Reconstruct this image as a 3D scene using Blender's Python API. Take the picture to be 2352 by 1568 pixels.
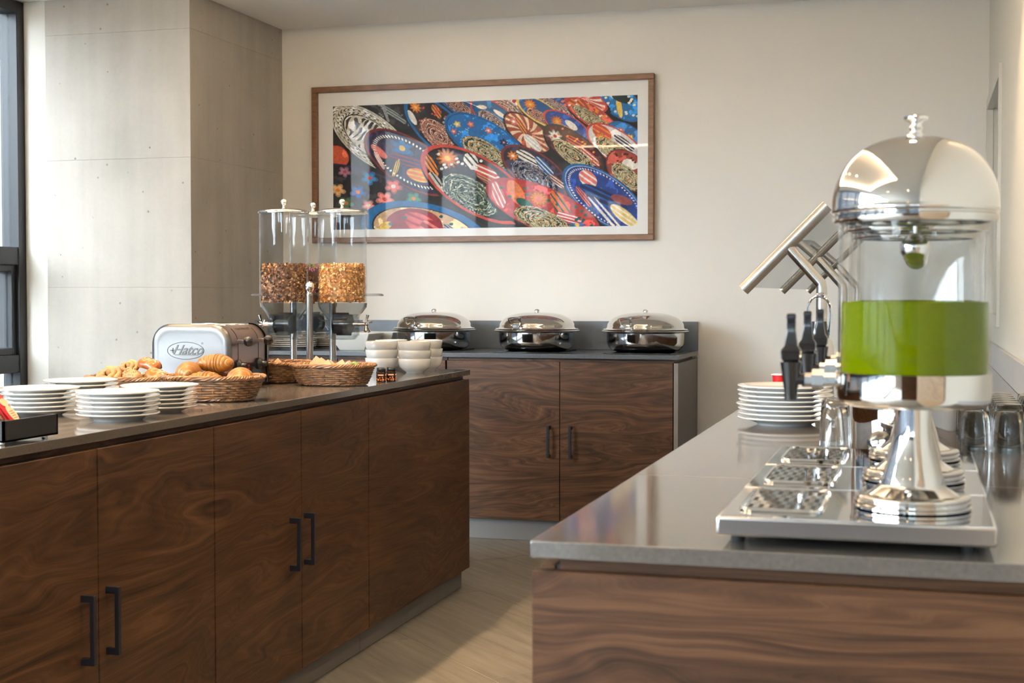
import bpy, bmesh, math, random
import numpy as np
from mathutils import Vector, Matrix
PI = math.pi
R_ = math.radians
for o in list(bpy.data.objects):
    bpy.data.objects.remove(o, do_unlink=True)
S = bpy.context.scene
C = S.collection

# ------------------------------------------------------------------ camera
EYE = 1.21
yaw, pitch = R_(15.921), R_(1.8976)
cam = bpy.data.cameras.new('camera')
cam.sensor_width = 36.0
cam.lens = 3290.0 / 2352.0 * 36.0
cam.clip_start = 0.05
cam.dof.use_dof = True
cam.dof.focus_distance = 4.9
cam.dof.aperture_fstop = 9.0
co = bpy.data.objects.new('camera', cam)
co.location = (0, 0, EYE)
co.rotation_euler = (PI / 2 - pitch, 0, yaw)
C.objects.link(co)
S.camera = co

# ------------------------------------------------------------------ world, daylight portals, exposure
S.view_settings.view_transform = 'Standard'
S.view_settings.look = 'None'
S.view_settings.gamma = 1.0
S.view_settings.use_curve_mapping = False
S.view_settings.exposure = 1.75
S.cycles.transparent_max_bounces = 40
S.cycles.max_bounces = 14
w = bpy.data.worlds.new('overcast_sky')
S.world = w
w.use_nodes = True
bg = w.node_tree.nodes['Background']
bg.inputs[0].default_value = (0.85, 0.925, 1.0, 1)
bg.inputs[1].default_value = 12.5
CEIL = 2.675
XL, XR, YB, YF = -4.35, 0.308, 7.34, -6.6      # window wall, right wall, back wall, far wall behind the camera
XE, YE = 4.4, -1.2                             # the room widens behind the camera

def portal(loc, rot, sx, sy):
    l = bpy.data.lights.new('window_daylight', 'AREA')
    l.shape = 'RECTANGLE'; l.size = sx; l.size_y = sy
    l.cycles.is_portal = True
    o = bpy.data.objects.new('window_daylight', l)
    o.location = loc; o.rotation_euler = rot
    C.objects.link(o)
portal((XL - 0.02, (6.3 + YF) / 2, 1.3), (0, -PI / 2, 0), 2.5, 6.3 - YF)
portal(((-4.2 + 1.6) / 2, YF - 0.02, 1.4), (PI / 2, 0, PI), 5.8, 2.5)
for q in C.objects:
    if q.type == 'LIGHT' and abs(q.location.y - (YF - 0.02)) < 1e-3:
        q.rotation_euler = (PI / 2, 0, 0)      # faces +Y, into the room

def spot(parent, power, angle=100, blend=0.6, col=(1.0, 0.68, 0.38)):
    l = bpy.data.lights.new('downlight_beam', 'SPOT')
    l.energy = power; l.spot_size = R_(angle); l.spot_blend = blend
    l.color = col; l.shadow_soft_size = 0.035
    o = bpy.data.objects.new('downlight_beam', l)
    o.location = (0, 0, -0.03); o.parent = parent
    C.objects.link(o)
    return o

# ------------------------------------------------------------------ materials
MATS = {}
def nodes_of(name):
    m = bpy.data.materials.new(name); m.use_nodes = True
    nt = m.node_tree
    return m, nt, nt.nodes['Principled BSDF']
def mk(name, col, rough=0.5, metal=0.0, coat=0.0, noise=None, bump=None, emis=None, spec=None, sss=0, aniso=None):
    """noise=(scale, amount, stretch) colour variation; bump=(scale, strength, stretch)"""
    m, nt, b = nodes_of(name)
    N, L = nt.nodes, nt.links
    b.inputs['Base Color'].default_value = (*col, 1)
    b.inputs['Roughness'].default_value = rough
    b.inputs['Metallic'].default_value = metal
    if coat: b.inputs['Coat Weight'].default_value = coat; b.inputs['Coat Roughness'].default_value = 0.05
    if spec is not None: b.inputs['Specular IOR Level'].default_value = spec
    if sss: b.inputs['Subsurface Weight'].default_value = sss; b.inputs['Subsurface Radius'].default_value = (0.01, 0.006, 0.003)
    if aniso: b.inputs['Anisotropic'].default_value = aniso
    if emis: b.inputs['Emission Color'].default_value = (*emis[0], 1); b.inputs['Emission Strength'].default_value = emis[1]
    tc = None
    def coords(st):
        nonlocal tc
        if tc is None: tc = N.new('ShaderNodeTexCoord')
        mp = N.new('ShaderNodeMapping'); mp.inputs['Scale'].default_value = st
        L.new(tc.outputs['Object'], mp.inputs['Vector']); return mp.outputs[0]
    if noise:
        sc, am, st = noise
        n = N.new('ShaderNodeTexNoise'); n.inputs['Scale'].default_value = sc; n.inputs['Detail'].default_value = 6
        L.new(coords(st), n.inputs['Vector'])
        r = N.new('ShaderNodeValToRGB')
        r.color_ramp.elements[0].position = 0.3; r.color_ramp.elements[1].position = 0.7
        r.color_ramp.elements[0].color = (*[c * (1 - am) for c in col], 1)
        r.color_ramp.elements[1].color = (*[min(1, c * (1 + am)) for c in col], 1)
        L.new(n.outputs[0], r.inputs[0]); L.new(r.outputs[0], b.inputs['Base Color'])
    if bump:
        sc, am, st = bump
        n = N.new('ShaderNodeTexNoise'); n.inputs['Scale'].default_value = sc; n.inputs['Detail'].default_value = 4
        L.new(coords(st), n.inputs['Vector'])
        bp = N.new('ShaderNodeBump'); bp.inputs['Strength'].default_value = am; bp.inputs['Distance'].default_value = 0.002
        L.new(n.outputs[0], bp.inputs['Height']); L.new(bp.outputs[0], b.inputs['Normal'])
    MATS[name] = m
    return m
def mk_glass(name, tint=(0.97, 0.985, 0.98), ior=1.45, rough=0.0):
    m = bpy.data.materials.new(name); m.use_nodes = True
    nt = m.node_tree; nt.nodes.clear(); N, L = nt.nodes, nt.links
    out = N.new('ShaderNodeOutputMaterial'); mx = N.new('ShaderNodeMixShader')
    tr = N.new('ShaderNodeBsdfTransparent'); tr.inputs[0].default_value = (*tint, 1)
    gl = N.new('ShaderNodeBsdfGlossy'); gl.inputs['Roughness'].default_value = rough
    lw = N.new('ShaderNodeLayerWeight'); lw.inputs[0].default_value = 0.5
    pw = N.new('ShaderNodeMath'); pw.operation = 'POWER'; pw.inputs[1].default_value = 5.0; L.new(lw.outputs['Facing'], pw.inputs[0])
    f0 = ((ior - 1) / (ior + 1)) ** 2
    fr = N.new('ShaderNodeMath'); fr.operation = 'MULTIPLY_ADD'; fr.inputs[1].default_value = 1 - f0; fr.inputs[2].default_value = f0; L.new(pw.outputs[0], fr.inputs[0])
    L.new(fr.outputs[0], mx.inputs[0]); L.new(tr.outputs[0], mx.inputs[1]); L.new(gl.outputs[0], mx.inputs[2])
    L.new(mx.outputs[0], out.inputs[0])
    MATS[name] = m; return m
def mk_attr(name, rough=0.5, spec=0.3, coat=0, sss=0):
    m, nt, b = nodes_of(name)
    a = nt.nodes.new('ShaderNodeVertexColor'); a.layer_name = 'col'
    nt.links.new(a.outputs[0], b.inputs['Base Color'])
    b.inputs['Roughness'].default_value = rough; b.inputs['Specular IOR Level'].default_value = spec
    if coat: b.inputs['Coat Weight'].default_value = coat
    MATS[name] = m; return m
def mk_walnut(name, dark, mid, light, rough=0.42):
    m, nt, b = nodes_of(name); N, L = nt.nodes, nt.links
    g = N.new('ShaderNodeNewGeometry'); sx = N.new('ShaderNodeSeparateXYZ'); L.new(g.outputs['Position'], sx.inputs[0])
    ad = N.new('ShaderNodeMath'); ad.operation = 'ADD'; L.new(sx.outputs[0], ad.inputs[0]); L.new(sx.outputs[1], ad.inputs[1])
    cb = N.new('ShaderNodeCombineXYZ'); L.new(ad.outputs[0], cb.inputs[0]); L.new(sx.outputs[2], cb.inputs[2])
    def mp(s, src=None):
        q = N.new('ShaderNodeMapping'); q.inputs['Scale'].default_value = s; L.new((src or cb).outputs[0], q.inputs[0]); return q
    a = N.new('ShaderNodeTexNoise'); a.inputs['Scale'].default_value = 1.0; a.inputs['Detail'].default_value = 2; a.inputs['Distortion'].default_value = 0.9
    L.new(mp((1.0, 1, 4.4)).outputs[0], a.inputs['Vector'])
    mu = N.new('ShaderNodeMath'); mu.operation = 'MULTIPLY'; mu.inputs[1].default_value = 24.0; L.new(a.outputs[0], mu.inputs[0])
    wz = N.new('ShaderNodeMath'); wz.operation = 'MULTIPLY_ADD'; wz.inputs[1].default_value = 0.34; L.new(a.outputs[0], wz.inputs[0]); L.new(sx.outputs[2], wz.inputs[2])
    cw = N.new('ShaderNodeCombineXYZ'); L.new(ad.outputs[0], cw.inputs[0]); L.new(wz.outputs[0], cw.inputs[2])
    # figure: contour bands of the broad noise
    sn = N.new('ShaderNodeMath'); sn.operation = 'SINE'
    m6 = N.new('ShaderNodeMath'); m6.operation = 'MULTIPLY'; m6.inputs[1].default_value = 4.2; L.new(mu.outputs[0], m6.inputs[0]); L.new(m6.outputs[0], sn.inputs[0])
    s2 = N.new('ShaderNodeMath'); s2.operation = 'MULTIPLY_ADD'; s2.inputs[1].default_value = 0.07; s2.inputs[2].default_value = 0.08; L.new(sn.outputs[0], s2.inputs[0])
    f = N.new('ShaderNodeTexNoise'); f.inputs['Scale'].default_value = 1.0; f.inputs['Detail'].default_value = 8; f.inputs['Roughness'].default_value = 0.65; f.inputs['Distortion'].default_value = 0.6
    L.new(mp((3.2, 1, 95), cw).outputs[0], f.inputs['Vector'])
    c = N.new('ShaderNodeTexNoise'); c.inputs['Scale'].default_value = 1.0; c.inputs['Detail'].default_value = 4; c.inputs['Distortion'].default_value = 1.2
    L.new(mp((1.5, 1, 22), cw).outputs[0], c.inputs['Vector'])
    def madd(x, k, y):
        q = N.new('ShaderNodeMath'); q.operation = 'MULTIPLY_ADD'; q.inputs[1].default_value = k
        L.new(x, q.inputs[0])
        if isinstance(y, float): q.inputs[2].default_value = y
        else: L.new(y, q.inputs[2])
        return q.outputs[0]
    v = madd(f.outputs[0], 0.72, madd(c.outputs[0], 0.55, madd(s2.outputs[0], 0.45, -0.165)))
    r = N.new('ShaderNodeValToRGB'); e = r.color_ramp.elements
    e[0].position = 0.30; e[0].color = (*dark, 1); e[1].position = 0.72; e[1].color = (*light, 1)
    k = e.new(0.5); k.color = (*mid, 1)
    L.new(v, r.inputs[0]); L.new(r.outputs[0], b.inputs['Base Color'])
    b.inputs['Roughness'].default_value = rough; b.inputs['Specular IOR Level'].default_value = 0.28
    bp = N.new('ShaderNodeBump'); bp.inputs['Strength'].default_value = 0.08; bp.inputs['Distance'].default_value = 0.001
    L.new(f.outputs[0], bp.inputs['Height']); L.new(bp.outputs[0], b.inputs['Normal'])
    MATS[name] = m; return m
def mk_concrete(name, base):
    m, nt, b = nodes_of(name); N, L = nt.nodes, nt.links
    g = N.new('ShaderNodeNewGeometry')
    def noise(s, det, st=(1, 1, 1)):
        q = N.new('ShaderNodeMapping'); q.inputs['Scale'].default_value = st; L.new(g.outputs['Position'], q.inputs[0])
        n = N.new('ShaderNodeTexNoise'); n.inputs['Scale'].default_value = s; n.inputs['Detail'].default_value = det; L.new(q.outputs[0], n.inputs['Vector']); return n.outputs[0]
    cl = noise(2.6, 6); vs = noise(2.2, 5, (5, 5, 0.35)); fine = noise(60, 3)
    def madd(x, k, y):
        q = N.new('ShaderNodeMath'); q.operation = 'MULTIPLY_ADD'; q.inputs[1].default_value = k; L.new(x, q.inputs[0])
        if isinstance(y, float): q.inputs[2].default_value = y
        else: L.new(y, q.inputs[2])
        return q.outputs[0]
    v = madd(cl, 0.55, madd(vs, 0.45, madd(fine, 0.12, -0.06)))
    r = N.new('ShaderNodeValToRGB'); e = r.color_ramp.elements
    e[0].position = 0.32; e[0].color = (*[c * 0.84 for c in base], 1); e[1].position = 0.68; e[1].color = (*[c * 1.12 for c in base], 1)
    L.new(v, r.inputs[0])
    vo = N.new('ShaderNodeTexVoronoi'); vo.inputs['Scale'].default_value = 13.0; L.new(g.outputs['Position'], vo.inputs['Vector'])
    pit = N.new('ShaderNodeValToRGB'); p = pit.color_ramp.elements
    p[0].position = 0.045; p[0].color = (0, 0, 0, 1); p[1].position = 0.085; p[1].color = (1, 1, 1, 1)
    L.new(vo.outputs['Distance'], pit.inputs[0])
    mx = N.new('ShaderNodeMix'); mx.data_type = 'RGBA'
    L.new(pit.outputs[0], mx.inputs['Factor']); mx.inputs['A'].default_value = (*[c * 0.5 for c in base], 1); L.new(r.outputs[0], mx.inputs['B'])
    L.new(mx.outputs['Result'], b.inputs['Base Color'])
    b.inputs['Roughness'].default_value = 0.72
    hs = N.new('ShaderNodeMath'); hs.operation = 'MULTIPLY_ADD'; hs.inputs[1].default_value = 0.15; L.new(fine, hs.inputs[0]); L.new(pit.outputs[0], hs.inputs[2])
    bp = N.new('ShaderNodeBump'); bp.inputs['Strength'].default_value = 0.35; bp.inputs['Distance'].default_value = 0.004
    L.new(hs.outputs[0], bp.inputs['Height']); L.new(bp.outputs[0], b.inputs['Normal'])
    MATS[name] = m; return m
def mk_tile(name):
    m, nt, b = nodes_of(name); N, L = nt.nodes, nt.links
    t = N.new('ShaderNodeTexCoord'); oi = N.new('ShaderNodeObjectInfo')
    sc = N.new('ShaderNodeVectorMath'); sc.operation = 'SCALE'; sc.inputs['Scale'].default_value = 30
    L.new(oi.outputs['Location'], sc.inputs[0])
    ad = N.new('ShaderNodeVectorMath'); ad.operation = 'ADD'; L.new(t.outputs['Object'], ad.inputs[0]); L.new(sc.outputs[0], ad.inputs[1])
    def noise(st, det, dist=0.4):
        q = N.new('ShaderNodeMapping'); q.inputs['Scale'].default_value = st; L.new(ad.outputs[0], q.inputs[0])
        n = N.new('ShaderNodeTexNoise'); n.inputs['Scale'].default_value = 1; n.inputs['Detail'].default_value = det; n.inputs['Distortion'].default_value = dist; L.new(q.outputs[0], n.inputs['Vector']); return n.outputs[0]
    a = noise((2.5, 32, 1), 6); c = noise((1.2, 5, 1), 4)
    q = N.new('ShaderNodeMath'); q.operation = 'MULTIPLY_ADD'; q.inputs[1].default_value = 0.6; L.new(a, q.inputs[0])
    q2 = N.new('ShaderNodeMath'); q2.operation = 'MULTIPLY'; q2.inputs[1].default_value = 0.4; L.new(c, q2.inputs[0]); L.new(q2.outputs[0], q.inputs[2])
    r = N.new('ShaderNodeValToRGB'); e = r.color_ramp.elements
    e[0].position = 0.33; e[0].color = (0.118, 0.108, 0.096, 1); e[1].position = 0.68; e[1].color = (0.235, 0.215, 0.188, 1)
    L.new(q.outputs[0], r.inputs[0]); L.new(r.outputs[0], b.inputs['Base Color'])
    b.inputs['Roughness'].default_value = 0.5
    bp = N.new('ShaderNodeBump'); bp.inputs['Strength'].default_value = 0.15; bp.inputs['Distance'].default_value = 0.001
    L.new(a, bp.inputs['Height']); L.new(bp.outputs[0], b.inputs['Normal'])
    MATS[name] = m; return m

mk('wall_dark', (0.16, 0.125, 0.10), 0.7)
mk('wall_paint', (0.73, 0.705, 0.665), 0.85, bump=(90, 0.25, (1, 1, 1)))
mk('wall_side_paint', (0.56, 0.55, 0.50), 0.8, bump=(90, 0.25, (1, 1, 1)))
mk('ceiling_paint', (0.80, 0.775, 0.73), 0.9)
mk('plaster_white', (0.58, 0.56, 0.51), 0.8, noise=(8, 0.05, (1, 1, 0.2)))
mk_concrete('concrete', (0.40, 0.37, 0.325))
mk('black_aluminium', (0.012, 0.013, 0.016), 0.35)
mk_glass('pane_glass', (0.93, 0.96, 0.97))
mk_glass('tinted_glass', (0.66, 0.72, 0.75))
mk_glass('clear_glass', (0.985, 0.99, 0.99), 1.5)
mk_glass('clear_acrylic', (0.98, 0.985, 0.985), 1.34)
mk_glass('disc_acrylic', (0.88, 0.90, 0.91), 1.42, 0.0)
mk_glass('picture_glass', (0.985, 0.985, 0.985), 1.14)
mk_glass('guard_glass', (0.90, 0.93, 0.925), 1.5)
m_, nt_, b_n = nodes_of('tumbler_glass')
b_n.inputs['Transmission Weight'].default_value = 1.0; b_n.inputs['Roughness'].default_value = 0.0; b_n.inputs['IOR'].default_value = 1.45; b_n.inputs['Base Color'].default_value = (0.97, 0.985, 0.98, 1)
MATS['tumbler_glass'] = m_
mk_walnut('walnut', (0.026, 0.0115, 0.0055), (0.076, 0.034, 0.0155), (0.145, 0.069, 0.032))
mk('walnut_edge', (0.30, 0.20, 0.14), 0.5)
mk('carcass', (0.02, 0.016, 0.013), 0.7)
mk('quartz', (0.115, 0.102, 0.090), 0.08, spec=1.0, noise=(180, 0.10, (1, 1, 1)))
mk('quartz_grey', (0.085, 0.092, 0.105), 0.2, spec=0.6, noise=(160, 0.10, (1, 1, 1)))
mk('splash_grey', (0.15, 0.178, 0.22), 0.38, noise=(9, 0.15, (1, 1, 1)))
mk('splash_light', (0.36, 0.36, 0.37), 0.4)
mk('plinth_metal', (0.17, 0.158, 0.148), 0.5)
mk('end_panel_grey', (0.20, 0.178, 0.158), 0.55)
mk_tile('floor_tile')
mk('grout', (0.55, 0.50, 0.44), 0.9)
mk('mirror_steel', (0.66, 0.64, 0.61), 0.045, metal=1.0)
mk('satin_steel', (0.56, 0.55, 0.53), 0.24, metal=1.0, bump=(60, 0.05, (1, 1, 30)))
mk('tray_steel', (0.64, 0.65, 0.67), 0.19, metal=1.0)
mk('side_steel', (0.205, 0.20, 0.195), 0.28, metal=1.0, bump=(40, 0.08, (1.5, 1, 40)))
mk('brushed_steel', (0.36, 0.295, 0.29), 0.30, metal=1.0, bump=(40, 0.08, (1.5, 1, 40)), aniso=0.4)
mk('chrome', (0.76, 0.76, 0.77), 0.04, metal=1.0)
mk('pan_steel', (0.60, 0.59, 0.57), 0.09, metal=1.0)
mk('black_plastic', (0.012, 0.011, 0.012), 0.22, coat=0.3)
mk('black_matt', (0.016, 0.016, 0.018), 0.5)
mk('handle_black', (0.012, 0.014, 0.022), 0.4)
mk('hob_glass', (0.006, 0.006, 0.008), 0.06)
mk('dark_slot', (0.006, 0.006, 0.007), 0.6)
mk('logo_line', (0.095, 0.09, 0.085), 0.35, metal=1.0)
mk('print_dark', (0.05, 0.045, 0.04), 0.6)
mk('print_red', (0.45, 0.03, 0.02), 0.5)
mk('porcelain', (0.74, 0.725, 0.70), 0.12, coat=0.6)
mk('porcelain_bowl', (0.70, 0.70, 0.69), 0.14, coat=0.6)
mk('stone_white', (0.66, 0.65, 0.61), 0.35)
mk('wicker', (0.185, 0.088, 0.034), 0.45, noise=(45, 0.55, (1, 1, 1)), coat=0.2)
mk('wicker_light', (0.25, 0.125, 0.052), 0.45, noise=(45, 0.5, (1, 1, 1)), coat=0.2)
mk_attr('croissant', 0.42, 0.4, 0.2)
mk('pastry_pale', (0.34, 0.18, 0.072), 0.5, noise=(30, 0.28, (1, 1, 1)), bump=(120, 0.5, (1, 1, 1)))
mk('pastry_glaze', (0.38, 0.105, 0.01), 0.18, noise=(40, 0.35, (1, 1, 1)), coat=0.8)
mk('pastry_brown', (0.30, 0.085, 0.02), 0.35, noise=(50, 0.4, (1, 1, 1)), coat=0.3)
mk('poppy', (0.05, 0.025, 0.015), 0.6)
mk('bread', (0.47, 0.30, 0.185), 0.8, noise=(60, 0.12, (1, 1, 1)), bump=(220, 0.5, (1, 1, 1)))
mk('crust', (0.58, 0.27, 0.09), 0.7, noise=(60, 0.2, (1, 1, 1)))
mk('foil', (0.7, 0.62, 0.4), 0.25, metal=0.8)
mk('foil_green', (0.30, 0.42, 0.12), 0.3, metal=0.3)
mk('sachet_red', (0.62, 0.012, 0.014), 0.32)
mk('sachet_ochre', (0.66, 0.36, 0.11), 0.4, noise=(40, 0.2, (1, 1, 1)))
mk('label_cream', (0.78, 0.52, 0.33), 0.5)
mk('jam_dark', (0.035, 0.018, 0.012), 0.12, coat=0.6)
mk('jam_orange', (0.75, 0.20, 0.03), 0.35)
mk('lid_black', (0.012, 0.011, 0.01), 0.3)
mk('juice', (0.132, 0.168, 0.0005), 0.35, noise=(3, 0.06, (1, 1, 1)), sss=0.25, spec=0.0)
mk('tub_red', (0.7, 0.02, 0.02), 0.35)
mk('tub_white', (0.8, 0.8, 0.8), 0.4)
mk('tub_teal', (0.05, 0.3, 0.26), 0.4)
mk('frame_wood', (0.20, 0.095, 0.042), 0.38, noise=(14, 0.25, (1, 6, 6)))
mk('mat_board', (0.80, 0.80, 0.79), 0.8)
mk_attr('art_print', 0.55)
mk_attr('cereal_mix', 0.6)
mk('lamp_lens', (1, 0.9, 0.75), 0.4, emis=((1.0, 0.78, 0.5), 18))
mk('paving', (0.13, 0.13, 0.125), 0.9, noise=(4, 0.15, (1, 1, 1)))
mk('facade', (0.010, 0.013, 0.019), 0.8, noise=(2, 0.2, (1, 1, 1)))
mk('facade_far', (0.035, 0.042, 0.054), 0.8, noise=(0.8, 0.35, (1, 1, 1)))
mk('oak_panel', (0.33, 0.215, 0.115), 0.5, noise=(5, 0.2, (1, 1, 12)))
mk('rubber', (0.01, 0.01, 0.01), 0.7)

# ------------------------------------------------------------------ mesh helpers
class MB:
    def __init__(s): s.v = []; s.f = []
    def add(s, vs, fs, M=None):
        o = len(s.v)
        s.v += [tuple(M @ Vector(p)) for p in vs] if M is not None else [tuple(p) for p in vs]
        s.f += [tuple(i + o for i in q) for q in fs]; return s
    def box(s, a, b, M=None):
        (x0, y0, z0), (x1, y1, z1) = a, b
        vs = [(x0, y0, z0), (x1, y0, z0), (x1, y1, z0), (x0, y1, z0), (x0, y0, z1), (x1, y0, z1), (x1, y1, z1), (x0, y1, z1)]
        return s.add(vs, [(0, 3, 2, 1), (4, 5, 6, 7), (0, 1, 5, 4), (1, 2, 6, 5), (2, 3, 7, 6), (3, 0, 4, 7)], M)
    def lathe(s, prof, n=32, M=None, closed=False):
        vs, fs, rings = [], [], []
        for r, z in prof:
            if r < 1e-6: rings.append([len(vs)]); vs.append((0, 0, z))
            else:
                rings.append(list(range(len(vs), len(vs) + n)))
                vs += [(r * math.cos(2 * PI * k / n), r * math.sin(2 * PI * k / n), z) for k in range(n)]
        prs = list(zip(rings, rings[1:])) + ([(rings[-1], rings[0])] if closed else [])
        for A, B in prs:
            for k in range(n):
                k2 = (k + 1) % n
                if len(A) == 1 and len(B) == 1: continue
                if len(A) == 1: fs.append((A[0], B[k2], B[k]))
                elif len(B) == 1: fs.append((A[k], A[k2], B[0]))
                else: fs.append((A[k], A[k2], B[k2], B[k]))
        return s.add(vs, fs, M)
    def tube(s, path, r, n=8, closed=False, caps=True, M=None, flat=1.0):
        P = [Vector(p) for p in path]; m = len(P)
        rs = r if isinstance(r, (list, tuple)) else [r] * m
        T = []
        for i in range(m):
            a = P[i - 1] if (i > 0 or closed) else P[i]
            b = P[(i + 1) % m] if (i < m - 1 or closed) else P[i]
            T.append((b - a).normalized())
        up = Vector((0, 0, 1)) if abs(T[0].z) < 0.9 else Vector((1, 0, 0))
        nrm = (up - T[0] * up.dot(T[0])).normalized()
        vs, fs = [], []
        for i in range(m):
            nrm = (nrm - T[i] * nrm.dot(T[i]))
            nrm = nrm.normalized() if nrm.length > 1e-6 else T[i].orthogonal().normalized()
            bn = T[i].cross(nrm)
            for k in range(n):
                a = 2 * PI * k / n
                vs.append(P[i] + (nrm * math.cos(a) * flat + bn * math.sin(a)) * rs[i])
        for i in range(m if closed else m - 1):
            j = (i + 1) % m
            for k in range(n):
                k2 = (k + 1) % n
                fs.append((i * n + k, i * n + k2, j * n + k2, j * n + k))
        if caps and not closed:
            fs.append(tuple(range(n))[::-1]); fs.append(tuple((m - 1) * n + k for k in range(n)))
        return s.add(vs, fs, M)
    def prism(s, poly, z0, z1, M=None):
        n = len(poly)
        vs = [(x, y, z0) for x, y in poly] + [(x, y, z1) for x, y in poly]
        fs = [tuple(range(n))[::-1], tuple(range(n, 2 * n))] + [(k, (k + 1) % n, n + (k + 1) % n, n + k) for k in range(n)]
        return s.add(vs, fs, M)
    def mesh(s, name, mat, smooth=True, bevel=0, seg=2, ang=35):
        me = bpy.data.meshes.new(name)
        me.from_pydata(s.v, [], s.f)
        bm = bmesh.new(); bm.from_mesh(me)
        bmesh.ops.recalc_face_normals(bm, faces=bm.faces)
        if bevel:
            es = [e for e in bm.edges if len(e.link_faces) == 2 and e.calc_face_angle(0) > R_(30)]
            bmesh.ops.bevel(bm, geom=es, offset=bevel, segments=seg, profile=0.5, affect='EDGES', clamp_overlap=True)
        bm.to_mesh(me); bm.free()
        if smooth:
            me.shade_smooth()
            try: me.set_sharp_from_angle(angle=R_(min(ang, 20) if bevel else ang))
            except Exception: pass
        if mat: me.materials.append(MATS[mat])
        return me
    def build(s, name, mat, parent=None, loc=(0, 0, 0), rot=(0, 0, 0), **kw):
        o = bpy.data.objects.new(name, s.mesh(name, mat, **kw))
        C.objects.link(o); o.location = loc; o.rotation_euler = rot
        if parent: o.parent = parent
        return o
def box(name, a, b, mat, parent=None, bevel=0.0, **kw): return MB().box(a, b).build(name, mat, parent, bevel=bevel, **kw)
def lathe(name, prof, mat, parent=None, n=40, loc=(0, 0, 0), rot=(0, 0, 0), **kw):
    kw.setdefault('ang', 52)
    return MB().lathe(prof, n).build(name, mat, parent, loc, rot, **kw)
def tube(name, path, r, mat, parent=None, n=12, **kw):
    return MB().tube(path, r, n).build(name, mat, parent, **kw)
def tag(o, label, cat, group=None):
    o['label'] = label; o['category'] = cat
    if group: o['group'] = group
    return o
def thing(name, label, cat, loc=(0, 0, 0), rz=0, group=None):
    o = bpy.data.objects.new(name, None); C.objects.link(o)
    o.empty_display_size = 0.05
    o.location = loc; o.rotation_euler = (0, 0, rz)
    return tag(o, label, cat, group)
def struct(o): o['kind'] = 'structure'; return o
def sempty(name, loc=(0, 0, 0)):
    o = bpy.data.objects.new(name, None); C.objects.link(o); o.location = loc; o['kind'] = 'structure'; return o
def dup(root, loc, rz=None, label=None):
    def cp(o, par):
        c = o.copy(); C.objects.link(c); c.parent = par
        for ch in kids.get(o.name, []): cp(ch, c)
        return c
    kids = {}
    for o in C.objects:
        if o.parent: kids.setdefault(o.parent.name, []).append(o)
    c = cp(root, None); c.location = loc
    if rz is not None: c.rotation_euler = (0, 0, rz)
    if label: c['label'] = label
    return c
def text_obj(name, body, size, mat, parent, M, extrude=0.0004, shear=0.0, bold=0.0):
    cu = bpy.data.curves.new(name, 'FONT'); cu.body = body; cu.size = size; cu.extrude = extrude
    cu.shear = shear; cu.align_x = 'CENTER'; cu.align_y = 'CENTER'; cu.offset = bold; cu.resolution_u = 3
    t = bpy.data.objects.new(name + '_tmp', cu); C.objects.link(t)
    bpy.context.view_layer.update()
    me = bpy.data.meshes.new_from_object(t.evaluated_get(bpy.context.evaluated_depsgraph_get()))
    bpy.data.objects.remove(t, do_unlink=True)
    me.name = name; me.materials.clear(); me.materials.append(MATS[mat])
    o = bpy.data.objects.new(name, me); C.objects.link(o); o.parent = parent; o.matrix_local = M
    return o
def Rz(a): return Matrix.Rotation(a, 4, 'Z')
def Ry(a): return Matrix.Rotation(a, 4, 'Y')
def Rx(a): return Matrix.Rotation(a, 4, 'X')
def T(x, y, z): return Matrix.Translation((x, y, z))
ORD = ['topmost', 'second from top', 'third from top', 'fourth from top', 'fifth from top', 'sixth from top', 'seventh from top', 'lowest']

# ================================================================== THE SETTING
floor = struct(MB().box((XL - 0.1, YF - 0.1, -0.08), (XE + 0.1, YB + 0.1, -0.0012)).build('floor', 'grout', smooth=False))
def clip(poly, x0, x1, y0, y1):
    for ax, lim, sg in ((0, x0, 1), (0, x1, -1), (1, y0, 1), (1, y1, -1)):
        out = []
        for i in range(len(poly)):
            a, b = poly[i], poly[(i + 1) % len(poly)]
            da, db = sg * (a[ax] - lim), sg * (b[ax] - lim)
            if da >= 0: out.append(a)
            if da * db < 0:
                t = da / (da - db); out.append((a[0] + t * (b[0] - a[0]), a[1] + t * (b[1] - a[1])))
        poly = out
        if not poly: break
    return poly
tile_mesh = MB().box((-0.599, -0.299, -0.01), (0.599, 0.299, 0)).mesh('floor_tile', 'floor_tile', smooth=False, bevel=0.001, seg=1)
ca, sa = math.cos(-PI / 4), math.sin(-PI / 4)
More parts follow.
